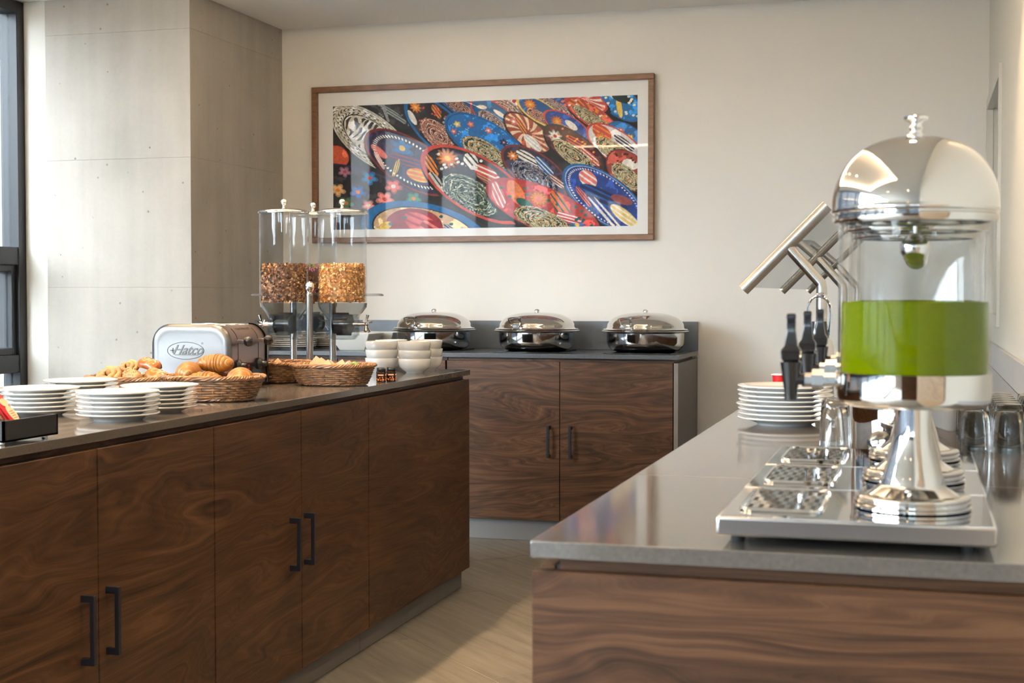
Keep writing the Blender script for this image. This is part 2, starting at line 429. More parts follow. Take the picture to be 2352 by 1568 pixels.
# tile rows run at -45 degrees; row lines pass where x+y = 4.28 (+ 0.6*sqrt2 steps)
n_off = 2.7155
for i in range(-16, 17):
    for j in range(-12, 13):
        uu = (i + 0.5 * (j % 2)) * 1.2 + 0.86; vv = (j + 0.5) * 0.6 + n_off
        x, y = uu * ca - vv * sa, uu * sa + vv * ca
        corners = [(x + a * ca - b * sa, y + a * sa + b * ca) for a, b in ((-.599, -.299), (.599, -.299), (.599, .299), (-.599, .299))]
        y1 = YB if x < 1.2 else YE
        ok = all(XL < p[0] < XE and YF < p[1] < YB and (p[0] < XR or p[1] < YE) for p in corners)
        if ok:
            o = bpy.data.objects.new('floor_tile', tile_mesh); C.objects.link(o)
            o.location = (x, y, 0); o.rotation_euler = (0, 0, -PI / 4); o.parent = floor
        else:
            for rc in ((XL, XR, YF, YB), (XR, XE, YF, YE)):
                pl = clip(corners, *rc)
                if len(pl) < 3: continue
                ar = abs(sum(pl[k][0] * pl[(k + 1) % len(pl)][1] - pl[(k + 1) % len(pl)][0] * pl[k][1] for k in range(len(pl)))) / 2
                if ar < 0.004: continue
                loc = [((p[0] - x) * ca + (p[1] - y) * sa, -(p[0] - x) * sa + (p[1] - y) * ca) for p in pl]
                MB().prism(loc, -0.01, 0).build('floor_tile', 'floor_tile', floor, loc=(x, y, 0), rot=(0, 0, -PI / 4), smooth=False)

CX0, CX1, CY0, CY1, CH = -3.5, -0.75, 0.2, 5.7, 0.16      # raised cove in the ceiling
cl = sempty('ceiling')
cm = MB()
cm.box((XL - 0.2, YF - 0.2, CEIL), (XE + 0.2, CY0, CEIL + 0.3)); cm.box((XL - 0.2, CY1, CEIL), (XE + 0.2, YB + 0.2, CEIL + 0.3))
cm.box((XL - 0.2, CY0, CEIL), (CX0, CY1, CEIL + 0.3)); cm.box((CX1, CY0, CEIL), (XE + 0.2, CY1, CEIL + 0.3))
cm.box((CX0, CY0, CEIL + CH), (CX1, CY1, CEIL + 0.3))
cm.build('ceiling_panel', 'ceiling_paint', cl, smooth=False)
lip = MB()
for a, b in (((CX0, CY0, CEIL), (CX0 + 0.10, CY1, CEIL + 0.02)), ((CX1 - 0.10, CY0, CEIL), (CX1, CY1, CEIL + 0.02)), ((CX0 + 0.1, CY0, CEIL), (CX1 - 0.1, CY0 + 0.10, CEIL + 0.02)), ((CX0 + 0.1, CY1 - 0.10, CEIL), (CX1 - 0.1, CY1, CEIL + 0.02))): lip.box(a, b)
lip.build('cove_lip', 'ceiling_paint', cl, smooth=False)
def led(loc, sx, sy, tilt):
    l = bpy.data.lights.new('cove_led_strip', 'AREA'); l.shape = 'RECTANGLE'; l.size = sx; l.size_y = sy
    l.energy = 4.0 * max(sx, sy); l.color = (1.0, 0.75, 0.47)
    o = bpy.data.objects.new('cove_led_strip', l); o.location = loc; o.rotation_euler = tilt; C.objects.link(o)
zl = CEIL + 0.045
led((CX0 + 0.03, (CY0 + CY1) / 2, zl), 0.03, CY1 - CY0 - 0.1, (0, R_(-125), 0)); led((CX1 - 0.03, (CY0 + CY1) / 2, zl), 0.03, CY1 - CY0 - 0.1, (0, R_(125), 0))
led(((CX0 + CX1) / 2, CY0 + 0.03, zl), CX1 - CX0 - 0.1, 0.03, (R_(125), 0, 0)); led(((CX0 + CX1) / 2, CY1 - 0.03, zl), CX1 - CX0 - 0.1, 0.03, (R_(-125), 0, 0))
struct(box('wall_back', (-3.42, YB, 0), (XR + 0.15, YB + 0.15, CEIL), 'wall_paint'))
# right wall with the recess near the corner
wr = sempty('wall_right')
rb = MB()
ry0, ry1, rz0, rz1, rd = 6.19, 7.27, 1.12, 2.10, 0.16
rb.box((XR, YE, 0), (XR + 0.25, ry0, CEIL)); rb.box((XR, ry1, 0), (XR + 0.25, YB, CEIL))
rb.box((XR, ry0, 0), (XR + 0.25, ry1, rz0)); rb.box((XR, ry0, rz1), (XR + 0.25, ry1, CEIL))
rb.box((XR + rd, ry0, rz0), (XR + 0.25, ry1, rz1))
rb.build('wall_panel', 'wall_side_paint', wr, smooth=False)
fb = MB()
fw = 0.045
e_ = 0.004
for a, b in (((XR - 0.012, ry0, rz1 - e_), (XR + 0.02, ry1 + fw, rz1 + fw)), ((XR - 0.012, ry0 - fw, rz0 - fw), (XR + 0.02, ry0 + e_, rz1 + fw)),
             ((XR - 0.012, ry1 - e_, rz0 - fw), (XR + 0.02, ry1 + fw, rz1 - e_)), ((XR - 0.012, ry0 + e_, rz0 - fw), (XR + 0.02, ry1 - e_, rz0 + e_))):
    fb.box(a, b)
fb.build('recess_frame', 'plaster_white', wr, bevel=0.002)
struct(box('trim_2', (XR - 0.015, YE, 0), (XR - 0.0005, 1.55, 1.32), 'oak_panel', bevel=0.003))
struct(box('wall_right_return', (XR + 0.25, YE, 0), (XE, YE + 0.15, CEIL), 'wall_dark'))
struct(box('wall_far_right', (XE, YF, 0), (XE + 0.15, YE, CEIL), 'wall_dark'))
# wall behind the camera, with two glazed openings
wf = sempty('wall_front')
fm = MB()
fm.box((XL, YF - 0.15, 2.25), (XE, YF, CEIL)); fm.box((XL, YF - 0.15, 0), (XE, YF, 0.8))
for a, b in ((XL, -4.15), (-1.75, -1.15), (1.3, XE)): fm.box((a, YF - 0.15, 0.8), (b, YF, 2.25))
fm.build('wall_panel', 'wall_dark', wf, smooth=False)
# concrete corner: stacked lifts with tight joints
wc = sempty('wall_corner')
yc = 6.293
for z0, z1 in ((0, 0.61), (0.61, 1.243), (1.243, 1.876), (1.876, 2.498), (2.498, CEIL)):
    box('concrete_lift', (-4.222, yc, z0 + 0.0002), (-3.42, YB + 0.15, z1 - 0.0002), 'concrete', wc, bevel=0.0010, seg=1)
struct(box('trim_1', (XL, yc + 0.004, 0), (-4.224, YB + 0.15, CEIL), 'plaster_white', bevel=0.004))
# window wall on the left
wl = sempty('wall_left')
hm = MB(); hm.box((XL - 0.2, YF, 0), (XL, yc + 0.02, 0.05)); hm.box((XL - 0.2, yc + 0.02, 0), (XL, YB + 0.15, CEIL))
hm.build('wall_panel', 'plaster_white', wl, smooth=False)
def window(n, p0, d, width, z0, z1, rails=(0.86, 1.40), glass='pane_glass'):
    """p0: corner on the floor line, d: unit direction along the wall, frame depth 0.09 centred"""
    W = sempty('window_%d' % n, (p0[0], p0[1], 0)); W.rotation_euler = (0, 0, math.atan2(d[1], d[0]))
    fr = MB(); t = 0.06
    fr.box((0, -0.05, z0), (t, 0.05, z1)); fr.box((width - t, -0.05, z0), (width, 0.05, z1))
    fr.box((t, -0.05, z0), (width - t, 0.05, z0 + t)); fr.box((t, -0.05, z1 - t), (width - t, 0.05, z1))
    fr.build('frame', 'black_aluminium', W, bevel=0.003)
    zs = [z0 + t]
    for r in rails:
        box('rail', (t, -0.045, r - 0.045), (width - t, 0.045, r + 0.045), 'black_aluminium', W, bevel=0.003); zs += [r - 0.045, r + 0.045]
    zs.append(z1 - t)
    for k in range(0, len(zs), 2):
        a, b = zs[k], zs[k + 1]
        if k == 2:     # opening sash with its own slimmer frame
            s = MB(); q = 0.035
            s.box((t, -0.055, a), (t + q, 0.03, b)); s.box((width - t - q, -0.055, a), (width - t, 0.03, b))
            s.box((t + q, -0.055, a), (width - t - q, 0.03, a + q)); s.box((t + q, -0.055, b - q), (width - t - q, 0.03, b))
            s.build('sash', 'black_aluminium', W, bevel=0.003)
            box('pane', (t + q, -0.006, a + q), (width - t - q, 0.006, b - q), glass, W)
        else:
            box('pane', (t, -0.006, a), (width - t, 0.006, b), glass, W)
    return W
nw = 1
yy = 6.30
while yy > YF + 0.6:
    window(nw, (XL - 0.05, yy), (0, -1), 1.48, 0.05, CEIL - 0.004); nw += 1; yy -= 1.49
for xa, xb, k in ((-4.15, -1.75, 2), (-1.15, 1.3, 2)):
    wd = (xb - xa) / k
    for i in range(k):
        window(nw, (xb - i * wd, YF - 0.07), (-1, 0), wd, 0.8, 2.25, rails=(1.85,), glass='tinted_glass'); nw += 1
# outdoors
struct(box('ground', (-40, -40, -0.5), (40, 40, -0.3), 'paving'))
nb = sempty('exterior_wall', (0, 0, 0))
box('facade', (-8.2, 8.2, -0.3), (-5.4, 8.6, 9.0), 'facade', nb)
box('added_shade_wing', (-8.6, 0.6, -0.3), (-8.2, 12.0, 9.0), 'facade', nb)  # wing added to hold back daylight from the left windows
for k in range(6): box('far_block', (-19.0 - (k % 2), -22 + 6.2 * k, -0.3), (-16.0, -16.2 + 6.2 * k, 2.6 + 0.5 * (k * 37 % 3)), 'facade_far', nb)
for k in range(5): box('far_block', (-16 + 6.2 * k, -24.0 - (k % 2), -0.3), (-10.2 + 6.2 * k, -20.0, 2.3 + 0.4 * (k * 23 % 3)), 'facade_far', nb)

# ================================================================== CABINETS AND WORKTOPS
handle_mb = MB()
handle_mb.box((-0.006, -0.033, -0.078), (0.006, -0.022, 0.078)); handle_mb.box((-0.006, -0.024, 0.062), (0.006, 0.001, 0.078)); handle_mb.box((-0.006, -0.024, -0.078), (0.006, 0.001, -0.062))
HANDLE = handle_mb.mesh('handle', 'handle_black', bevel=0.001, seg=1)
def cabinet(label, group, loc, rz, w, depth, top, kick, doors, handles, hz, plinth_in=0.035, end_right=None):
    """front at local y=0 facing -y, x from 0 to w; doors: list of (x0,x1); handles: x positions per door or None"""
    t = thing('base_cabinet', label, 'cabinet', loc, rz, group)
    box('carcass', (0.004, 0.02, kick), (w - 0.004, depth, top), 'carcass', t)
    box('top_rail', (0.0, 0.028, top), (w, depth - 0.02, top + 0.0165), 'walnut', t)
    box('plinth', (0.0015, plinth_in, 0.002), (w - 0.0015, plinth_in + 0.018, kick), 'plinth_metal', t)
    for (a, b), hx in zip(doors, handles):
        d = box('door', (a + 0.0016, 0, kick), (b - 0.0016, 0.019, top), 'walnut', t, bevel=0.0012, seg=1)
        if hx is not None:
            h = bpy.data.objects.new('handle', HANDLE); C.objects.link(h); h.parent = d; h.location = (hx, 0, hz)
    return t
# island (front face at x=-1.78 facing the aisle)
LX = -1.778
LTOP, LK = 0.862, 0.085
H90 = PI / 2
gl = 'walnut cabinets of the buffet island'
cabinet('narrow walnut cabinet unit at the window end of the buffet island', gl, (LX, 1.72, 0), H90, 0.56, 0.90, LTOP, LK, [(0, 0.56)], [0.49], 0.467)
cabinet('two-door walnut island cabinet under the white plate stacks', gl, (LX, 2.281, 0), H90, 1.105, 0.90, LTOP, LK, [(0, 0.552), (0.552, 1.105)], [0.485, 0.586], 0.467)
cabinet('two-door walnut island cabinet under the croissant basket', gl, (LX, 3.387, 0), H90, 1.091, 0.90, LTOP, LK, [(0, 0.548), (0.548, 1.091)], [0.469, 0.571], 0.474)
cabinet('walnut island end unit with one plain panel and no handle', gl, (LX, 4.479, 0), H90, 1.118, 0.90, LTOP, LK, [(0, 1.118)], [None], 0)
def worktop(name, label, pieces, mat, z0, z1):
    t = thing(name, label, 'worktop')
    for a, b in pieces: box('slab', (a[0], a[1], z0), (b[0], b[1], z1), mat, t, bevel=0.0015)
    return t
worktop('island_worktop', 'brown-grey polished stone worktop of the buffet island', [((-2.70, 1.70), (-1.776, 4.44)), ((-2.70, 4.4412), (-1.776, 5.60))], 'quartz', 0.8785, 0.90)
# right-hand counter
gr = 'walnut cabinets of the drinks counter'
for i, (ya, yb) in enumerate(((1.776, 2.86), (2.861, 3.97), (3.971, 5.08), (5.081, 6.19), (6.191, 7.33))):
    wdt = yb - ya
    cabinet(['walnut drinks counter cabinet unit beside the end panel', 'walnut drinks counter cabinet under the tumblers', 'walnut drinks counter cabinet under the white plates', 'walnut drinks counter cabinet under the sneeze guard', 'walnut drinks counter cabinet against the back wall'][i],
            gr, (-0.468, yb, 0), -H90, wdt, 0.755, LTOP, LK, [(0, wdt / 2), (wdt / 2, wdt)], [wdt / 2 - 0.06, wdt / 2 + 0.06], 0.467)
ep = thing('end_panel', 'broad walnut end panel of the drinks counter', 'panel')
box('panel', (-0.468, 1.733, 0.02), (XR - 0.002, 1.7515, LTOP), 'walnut', ep, bevel=0.0012, seg=1)
box('top_rail', (-0.438, 1.758, LTOP - 0.02), (XR - 0.002, 1.772, 0.8785), 'walnut', ep)
worktop('drinks_worktop', 'long grey polished stone worktop under the juice dispensers', [((-0.470, 1.731), (XR - 0.001, 2.42)), ((-0.470, 2.4212), (XR - 0.001, 3.745)), ((-0.470, 3.7462), (XR - 0.001, 5.4)), ((-0.470, 5.4012), (XR - 0.001, YB - 0.001))], 'quartz', 0.8785, 0.90)
sp = thing('side_splashback', 'low pale grey panelled splashback along the right wall', 'splashback')
for a, b in ((1.735, 3.3), (3.302, 4.93), (4.932, 6.35), (6.352, 7.335)):
    box('panel', (XR - 0.016, a, 0.9005), (XR - 0.0005, b, 1.0), 'splash_light', sp, bevel=0.0015)
# back counter
BT, BK = 0.882, 0.107
gb = 'walnut cabinets along the back wall'
cabinet('two-door walnut back cabinet under the middle and end chafing dishes', gb, (-2.253, 6.718, 0), 0, 1.130, 0.60, BT, BK, [(0, 0.577), (0.577, 1.130)], [0.525, 0.634], 0.495)
cabinet('two-door walnut back cabinet under the tapered white dishes', gb, (-3.41, 6.718, 0), 0, 1.152, 0.60, BT, BK, [(0, 0.576), (0.576, 1.152)], [0.52, 0.63], 0.495)
tag(box('cabinet_end_panel', (-1.121, 6.722, 0.005), (-1.100, 7.335, BT), 'end_panel_grey', bevel=0.001), 'grey-brown plain end panel closing the back cabinets', 'panel')
worktop('back_worktop', 'dark slate-grey stone worktop under the chafing dishes', [((-3.415, 6.716), (-1.098, 7.335))], 'quartz_grey', 0.8985, 0.92)
tag(box('splashback', (-3.415, 7.320, 0.9205), (-1.098, 7.3385, 1.068), 'splash_grey', bevel=0.001), 'dark slate-grey splashback strip behind the chafing dishes', 'splashback')

# ================================================================== FRAMED PICTURE
pic = thing('framed_picture', 'wide wooden framed print of brightly painted plates on back wall', 'picture', (0, 0, 0))
fx0, fx1, fz0, fz1 = -3.229, -1.326, 1.489, 2.343
fb = MB(); q = 0.030
def frame_bar(name, a, b): box(name, a, b, 'frame_wood', pic, bevel=0.003)
frame_bar('frame_rail', (fx0, 7.30, fz1 - q), (fx1, YB - 0.0005, fz1)); frame_bar('frame_rail', (fx0, 7.30, fz0), (fx1, YB - 0.0005, fz0 + q))
frame_bar('frame_stile', (fx0, 7.30, fz0 + q), (fx0 + q, YB - 0.0005, fz1 - q)); frame_bar('frame_stile', (fx1 - q, 7.30, fz0 + q), (fx1, YB - 0.0005, fz1 - q))
box('mat_board', (fx0 + q, 7.330, fz0 + q), (fx1 - q, 7.337, fz1 - q), 'mat_board', pic)
box('glazing', (fx0 + q, 7.312, fz0 + q), (fx1 - q, 7.3145, fz1 - q), 'picture_glass', pic)
def s2l(c):
    c = np.asarray(c, float) / 255.0
    return np.where(c <= 0.04045, c / 12.92, ((c + 0.055) / 1.055) ** 2.4)
def make_art(W=760, Hh=302):
    rng = np.random.default_rng(7)
    yv, xv = np.mgrid[0:Hh, 0:W]
    # coordinates of a 1963 x 805 layout
    X = xv / (W - 1) * 1963.0; Y = yv / (Hh - 1) * 815.0
    img = np.zeros((Hh, W, 3)) + np.array([38, 32, 30.])
    def nz(s, seed, oct=3):
        r = np.random.default_rng(seed); out = np.zeros((Hh, W)); amp = 1; tot = 0
        for o in range(oct):
            gh, gw = int(815 / s * 2 ** o) + 3, int(1963 / s * 2 ** o) + 3
            g = r.random((gh, gw)); yy = Y / s * 2 ** o; xx = X / s * 2 ** o
            yi, xi = yy.astype(int), xx.astype(int); fy, fx = yy - yi, xx - xi
            fy = fy * fy * (3 - 2 * fy); fx = fx * fx * (3 - 2 * fx)
            out += amp * ((g[yi, xi] * (1 - fx) + g[yi, xi + 1] * fx) * (1 - fy) + (g[yi + 1, xi] * (1 - fx) + g[yi + 1, xi + 1] * fx) * fy)
            tot += amp; amp *= 0.6
        return out / tot
    def ell(cx, cy, a, b, ang):
        c, s = math.cos(R_(ang)), math.sin(R_(ang))
        u = ((X - cx) * c + (Y - cy) * s) / a; v = (-(X - cx) * s + (Y - cy) * c) / b
        return u, v, np.sqrt(u * u + v * v)
    def paint(mask, col):
        img[mask] = col
    def flower(cx, cy, r, petal, core, n=5, sq=0.7, ang=30, mask=None, edge=None):
        u, v, d = ell(cx, cy, r, r * sq, ang)
        th = np.arctan2(v, u)
        lim = 0.55 + 0.45 * np.abs(np.cos(th * n / 2))
        m = d < lim
        if mask is not None: m &= mask
        if edge is not None: paint(m, edge); m2 = m & (d < lim * 0.74); paint(m2, petal)
        else: paint(m, petal)
        mc = d < 0.26
        if mask is not None: mc &= mask
        paint(mc, core)
    def texture(u, v, d, m, cols, seed, s=22):
        n = nz(s, seed, 2); ring = 0.5 + 0.5 * np.sin(d * 26 + n * 9)
        k = np.clip((n * 0.65 + ring * 0.35), 0, 0.999)
        k = (k - 0.2) / 0.6; k = np.clip(k, 0, 0.999)
        idx = (k * len(cols)).astype(int)
        pal = np.array(cols, float)
        img[m] = pal[idx][m]
    def plate(cx, cy, a, b, ang, rim, base, rimw=0.09, inner=None, motifs=(), line=None, seed=1, rimmode=None):
        # soft cast shadow under the plate
        u, v, d = ell(cx + 14, cy + 22, a * 1.04, b * 1.08, ang)
        paint(d < 1, np.array([30, 25, 24.]))
        u, v, d = ell(cx, cy, a, b, ang)
        M = d < 1
        paint(M, rim)
        ins = d < 1 - rimw
        n = nz(40, seed + 50, 3)
        img[ins] = np.array(base, float)
        img[ins & (n > 0.60)] = np.clip(np.array(base, float) * 1.35 + 12, 0, 255)
        if line is not None: paint(ins & (d > 1 - rimw - 0.025), line)
        if rimmode == 'scroll':
            th = np.arctan2(v, u); sc = np.sin(th * 34 + 4 * np.sin(d * 40)) * np.cos(d * 30)
            paint(M & (d > 0.70) & (d < 0.96) & (sc > 0.35), (40, 38, 36)); paint(M & (d > 0.67) & (d < 0.70), (40, 38, 36))
            st = np.sin(u * 46 + 26 * nz(150, seed)) + 0.8 * np.sin(v * 9 + 12 * nz(110, seed + 1))
            paint(M & (d < 0.64) & (st > 0.35), (66, 63, 60))
        r = np.random.default_rng(seed)
        for mt in motifs:
            kind = mt[0]
            if kind == 'fl':
                _, fu, fv, fr, pc, cc, npet = mt
                c, s = math.cos(R_(ang)), math.sin(R_(ang))
                px = cx + fu * a * c - fv * b * s; py = cy + fu * a * s + fv * b * c
                flower(px, py, fr, pc, cc, npet, 0.72, ang, ins, np.clip(np.array(pc) * 0.72, 0, 255))
            elif kind == 'leaf':
                _, fu, fv, la, lb, lang, pc, sc = mt
                c, s = math.cos(R_(ang)), math.sin(R_(ang))
                px = cx + fu * a * c - fv * b * s; py = cy + fu * a * s + fv * b * c
                uu, vv, dd = ell(px, py, la, lb, lang)
                m = (dd < 1) & ins; paint(m, pc)
                if sc is not None: paint(m & (np.sin(vv * 9 + uu * 2) > 0.45), sc)
            elif kind == 'dots':
                _, num, pc, dr = mt
                for k in range(num):
                    th = r.uniform(0, 6.28); rr = r.uniform(0.45, 0.86)
                    c, s = math.cos(R_(ang)), math.sin(R_(ang)); fu, fv = rr * math.cos(th), rr * math.sin(th)
                    px = cx + fu * a * c - fv * b * s; py = cy + fu * a * s + fv * b * c
                    paint((((X - px) ** 2 + ((Y - py) * 1.3) ** 2) < dr * dr) & ins, pc)
            elif kind == 'stripes':
                _, lo, hi, pc, k = mt
                th = np.arctan2(v, u)
                paint(ins & (d > lo) & (d < hi) & (np.sin(th * k + d * 5) > 0.25), pc)
        if inner:
            iu, iv, ia, ib, cols = inner
            c, s = math.cos(R_(ang)), math.sin(R_(ang))
            px = cx + iu * a * c - iv * b * s; py = cy + iu * a * s + iv * b * c
            uu, vv, dd = ell(px, py, a * ia, b * ib, ang)
            m = (dd < 1) & ins
            texture(uu, vv, dd, m, cols, seed + 9)
    OR, RED, DR, BLU, NAV, WH, TEAL, YEL, PNK, TAN, BLK = (226, 130, 55), (196, 72, 58), (120, 45, 40), (22, 98, 160), (24, 38, 82), (232, 226, 214), (40, 96, 84), (226, 190, 90), (224, 120, 110), (196, 160, 120), (34, 28, 30)
    GREEN = [(28, 46, 38), (60, 96, 70), (210, 200, 170), (200, 130, 60), (40, 60, 50), (180, 190, 150)]
    BROWN = [(70, 30, 26), (150, 80, 60), (220, 190, 170), (60, 40, 38), (180, 110, 80)]
    DKB = [(22, 26, 44), (50, 64, 100), (170, 170, 180), (30, 30, 40), (110, 90, 80)]
    GRY = [(90, 70, 70), (170, 140, 130), (210, 190, 180), (70, 60, 70), (150, 90, 70)]
    o = 170; p = 232     # layout offsets
    def P(cx, cy, *r, **k): plate(cx - o, cy - p, *r, **k)
    P(2010, 260, 190, 90, 40, BLU, (30, 110, 170), motifs=[('leaf', -.4, -.2, 60, 20, 60, WH, None), ('leaf', .2, .3, 70, 16, 80, YEL, None), ('leaf', .1, -.3, 70, 26, 20, (24, 50, 50), None), ('dots', 26, WH, 9)], seed=3)
    P(1800, 235, 170, 60, 30, RED, (200, 80, 70), motifs=[('stripes', .1, .9, WH, 12)], seed=4)
    P(1620, 265, 200, 64, 30, RED, (60, 80, 130), inner=(.1, .3, .7, .55, GRY), motifs=[('dots', 20, PNK, 10)], seed=5)
    P(1300, 270, 210, 84, 33, (180, 80, 70), (214, 190, 180), inner=(.05, .15, .75, .7, GRY), motifs=[('stripes', .6, .9, (190, 60, 60), 16)], seed=6)
    P(1000, 240, 190, 60, 35, BLU, (30, 80, 130), inner=(.1, .25, .7, .6, BROWN), motifs=[('leaf', -.5, -.2, 22, 8, 0, WH, None)], seed=8)
    P(560, 285, 190, 66, 35, BLK, (44, 42, 44), motifs=[('leaf', .1, 0, 110, 20, 35, (150, 160, 160), BLK), ('leaf', -.2, .2, 80, 12, 70, (170, 175, 175), BLK), ('dots', 14, (130, 140, 140), 7)], seed=9)
    P(1850, 350, 200, 62, 36, RED, (170, 70, 60), inner=(.05, .25, .7, .6, GREEN), motifs=[('dots', 16, WH, 9), ('stripes', .5, .85, OR, 14)], seed=10)
    P(1530, 315, 175, 66, 33, YEL, (28, 84, 140), rimw=.12, inner=(.15, .45, .62, .5, BROWN), motifs=[('fl', -.45, -.1, 46, OR, YEL, 11)], seed=11)
    P(2060, 470, 120, 60, 30, BLU, (34, 100, 160), motifs=[('fl', .3, .1, 24, YEL, OR, 5), ('fl', -.3, -.1, 22, PNK, WH, 5)], seed=12)
    P(1240, 335, 185, 80, 36, RED, (24, 92, 140), rimw=.08, inner=(.1, .42, .66, .52, GRY), motifs=[('leaf', -.55, -.05, 32, 12, 10, WH, None), ('leaf', .1, -.4, 48, 12, 35, WH, None)], seed=13)
    P(430, 452, 330, 150, 38, (196, 192, 176), (206, 202, 186), rimw=.02, rimmode='scroll', seed=14)
    P(205, 560, 80, 62, 40, RED, (206, 90, 60), seed=15)
    P(880, 400, 292, 128, 43, BLU, BLK, rimw=.10, inner=(.12, .28, .55, .55, BROWN), motifs=[('fl', -.72, .0, 46, OR, YEL, 9), ('fl', .12, -.55, 58, WH, OR, 10), ('leaf', -.3, -.55, 52, 22, 60, OR, BLK), ('leaf', -.62, .5, 56, 18, 60, WH, None), ('leaf', .3, -.1, 60, 24, 40, NAV, RED), ('dots', 30, RED, 8)], seed=16)
    P(1700, 415, 175, 70, 33, RED, (34, 66, 140), rimw=.09, inner=(.2, .45, .66, .48, [(190, 130, 90), (220, 180, 150), (120, 80, 60), (200, 110, 70)]), motifs=[('fl', -.42, .05, 44, OR, YEL, 12), ('leaf', .1, -.3, 48, 18, 40, WH, None)], seed=17)
    P(1450, 445, 190, 84, 40, BLK, (150, 70, 50), rimw=.07, motifs=[('stripes', .2, .9, (228, 196, 160), 14), ('leaf', .35, .35, 76, 26, 45, WH, (190, 190, 190)), ('leaf', -.3, -.1, 60, 20, 60, OR, BLK), ('fl', -.6, 0, 36, PNK, WH, 8)], seed=18)
    P(1190, 500, 315, 128, 33, BLU, (26, 104, 168), rimw=.05, line=(16, 70, 120), inner=(.08, .46, .55, .52, GREEN), motifs=[('fl', -.72, .0, 30, YEL, WH, 5), ('fl', -.48, -.35, 28, PNK, YEL, 5), ('fl', -.1, -.55, 30, PNK, WH, 5), ('fl', .3, -.45, 32, NAV, PNK, 6), ('fl', .62, -.1, 34, YEL, OR, 6), ('fl', -.7, .4, 26, PNK, WH, 5), ('dots', 60, (160, 200, 220), 4)], seed=19)
    P(2000, 545, 215, 96, 36, RED, (206, 200, 200), rimw=.08, inner=(.15, .35, .72, .55, GREEN), motifs=[('leaf', -.55, -.2, 70, 40, 40, RED, OR), ('leaf', .15, -.45, 80, 24, 40, NAV, WH), ('fl', -.5, .1, 40, OR, YEL, 9)], seed=20)
    P(1745, 560, 240, 96, 38, BLK, (70, 30, 28), rimw=.07, inner=(.08, .35, .66, .55, GREEN), motifs=[('fl', -.62, .05, 50, WH, RED, 8), ('leaf', -.1, -.4, 70, 24, 35, RED, BLK), ('leaf', .45, -.2, 80, 24, 45, RED, WH), ('dots', 20, OR, 8)], seed=21)
    P(680, 612, 345, 150, 33, DR, (40, 34, 62), rimw=.07, motifs=[('fl', -.25, -.35, 88, (50, 110, 170), YEL, 6), ('leaf', -.6, .3, 70, 22, 40, PNK, None), ('leaf', .0, -.05, 140, 34, 20, (60, 50, 90), (140, 60, 60)), ('leaf', -.15, .5, 60, 18, 110, YEL, NAV), ('leaf', .3, .25, 84, 40, 20, OR, YEL), ('leaf', .45, -.4, 110, 12, 40, (130, 140, 90), None), ('stripes', .72, .8, WH, 60), ('leaf', -.5, .62, 70, 14, 60, WH, PNK)], seed=22)
    P(2075, 700, 160, 104, 45, DR, (150, 62, 50), rimw=.06, inner=(.2, .35, .8, .55, GREEN), motifs=[('leaf', -.1, -.35, 52, 30, 20, WH, None), ('dots', 20, (90, 30, 26), 8)], seed=23)
    P(1500, 690, 255, 112, 35, DR, (46, 34, 50), rimw=.08, inner=(.05, .35, .66, .62, DKB), motifs=[('leaf', -.35, -.35, 84, 32, 35, WH, BLK), ('leaf', .15, -.45, 90, 26, 50, BLU, WH), ('leaf', .6, -.2, 70, 20, 40, (150, 80, 60), WH), ('fl', -.68, .0, 42, OR, WH, 8)], seed=24)
    # dark floral plate, bottom left
    P(330, 860, 520, 215, 18, (62, 46, 78), (40, 34, 38), rimw=.05, motifs=[], seed=25)
    for fx, fy, fr, pc, cc in ((248, 665, 48, (170, 120, 150), RED), (418, 710, 60, (60, 130, 190), RED), (338, 800, 60, (60, 110, 200), OR), (578, 768, 62, (230, 110, 100), WH), (200, 785, 58, (240, 190, 130), OR), (520, 850, 66, (240, 140, 130), RED), (712, 850, 54, (70, 140, 110), OR), (258, 872, 58, (90, 130, 100), OR), (410, 890, 50, (240, 160, 150), WH)):
        flower(fx - o, fy - p, fr, pc, cc, 5, 0.78, 15, None, np.array(pc) * 0.75)
    P(1115, 765, 405, 178, 32, RED, BLK, rimw=.08, inner=(.02, .42, .52, .56, [(24, 40, 36), (50, 80, 66), (190, 190, 160), (30, 36, 40), (90, 110, 90), (30, 56, 60)]), motifs=[('fl', -.6, -.28, 84, OR, YEL, 13), ('leaf', -.25, -.62, 58, 44, 60, WH, BLK), ('leaf', .05, -.55, 90, 40, 30, RED, WH), ('leaf', .5, -.3, 120, 36, 20, PNK, OR), ('leaf', -.78, .25, 90, 32, 60, OR, BLK), ('leaf', -.55, .72, 84, 36, 60, (190, 186, 176), BLK), ('leaf', .2, -.35, 110, 20, 30, (150, 60, 50), TAN), ('dots', 22, WH, 11)], seed=26)
    P(1930, 870, 310, 140, 38, BLU, (26, 58, 132), rimw=.06, line=(150, 170, 200), motifs=[('leaf', -.5, -.25, 66, 44, 45, PNK, WH), ('leaf', 0, .0, 170, 44, 30, NAV, (30, 80, 150)), ('leaf', .3, -.4, 70, 26, 20, (140, 70, 70), None), ('leaf', .55, .1, 110, 36, 40, (220, 190, 110), WH), ('leaf', -.35, .5, 80, 18, 55, PNK, NAV), ('leaf', .2, .6, 150, 8, 50, WH, None), ('leaf', .3, .45, 150, 6, 50, WH, None), ('stripes', .82, .87, WH, 70)], seed=27)
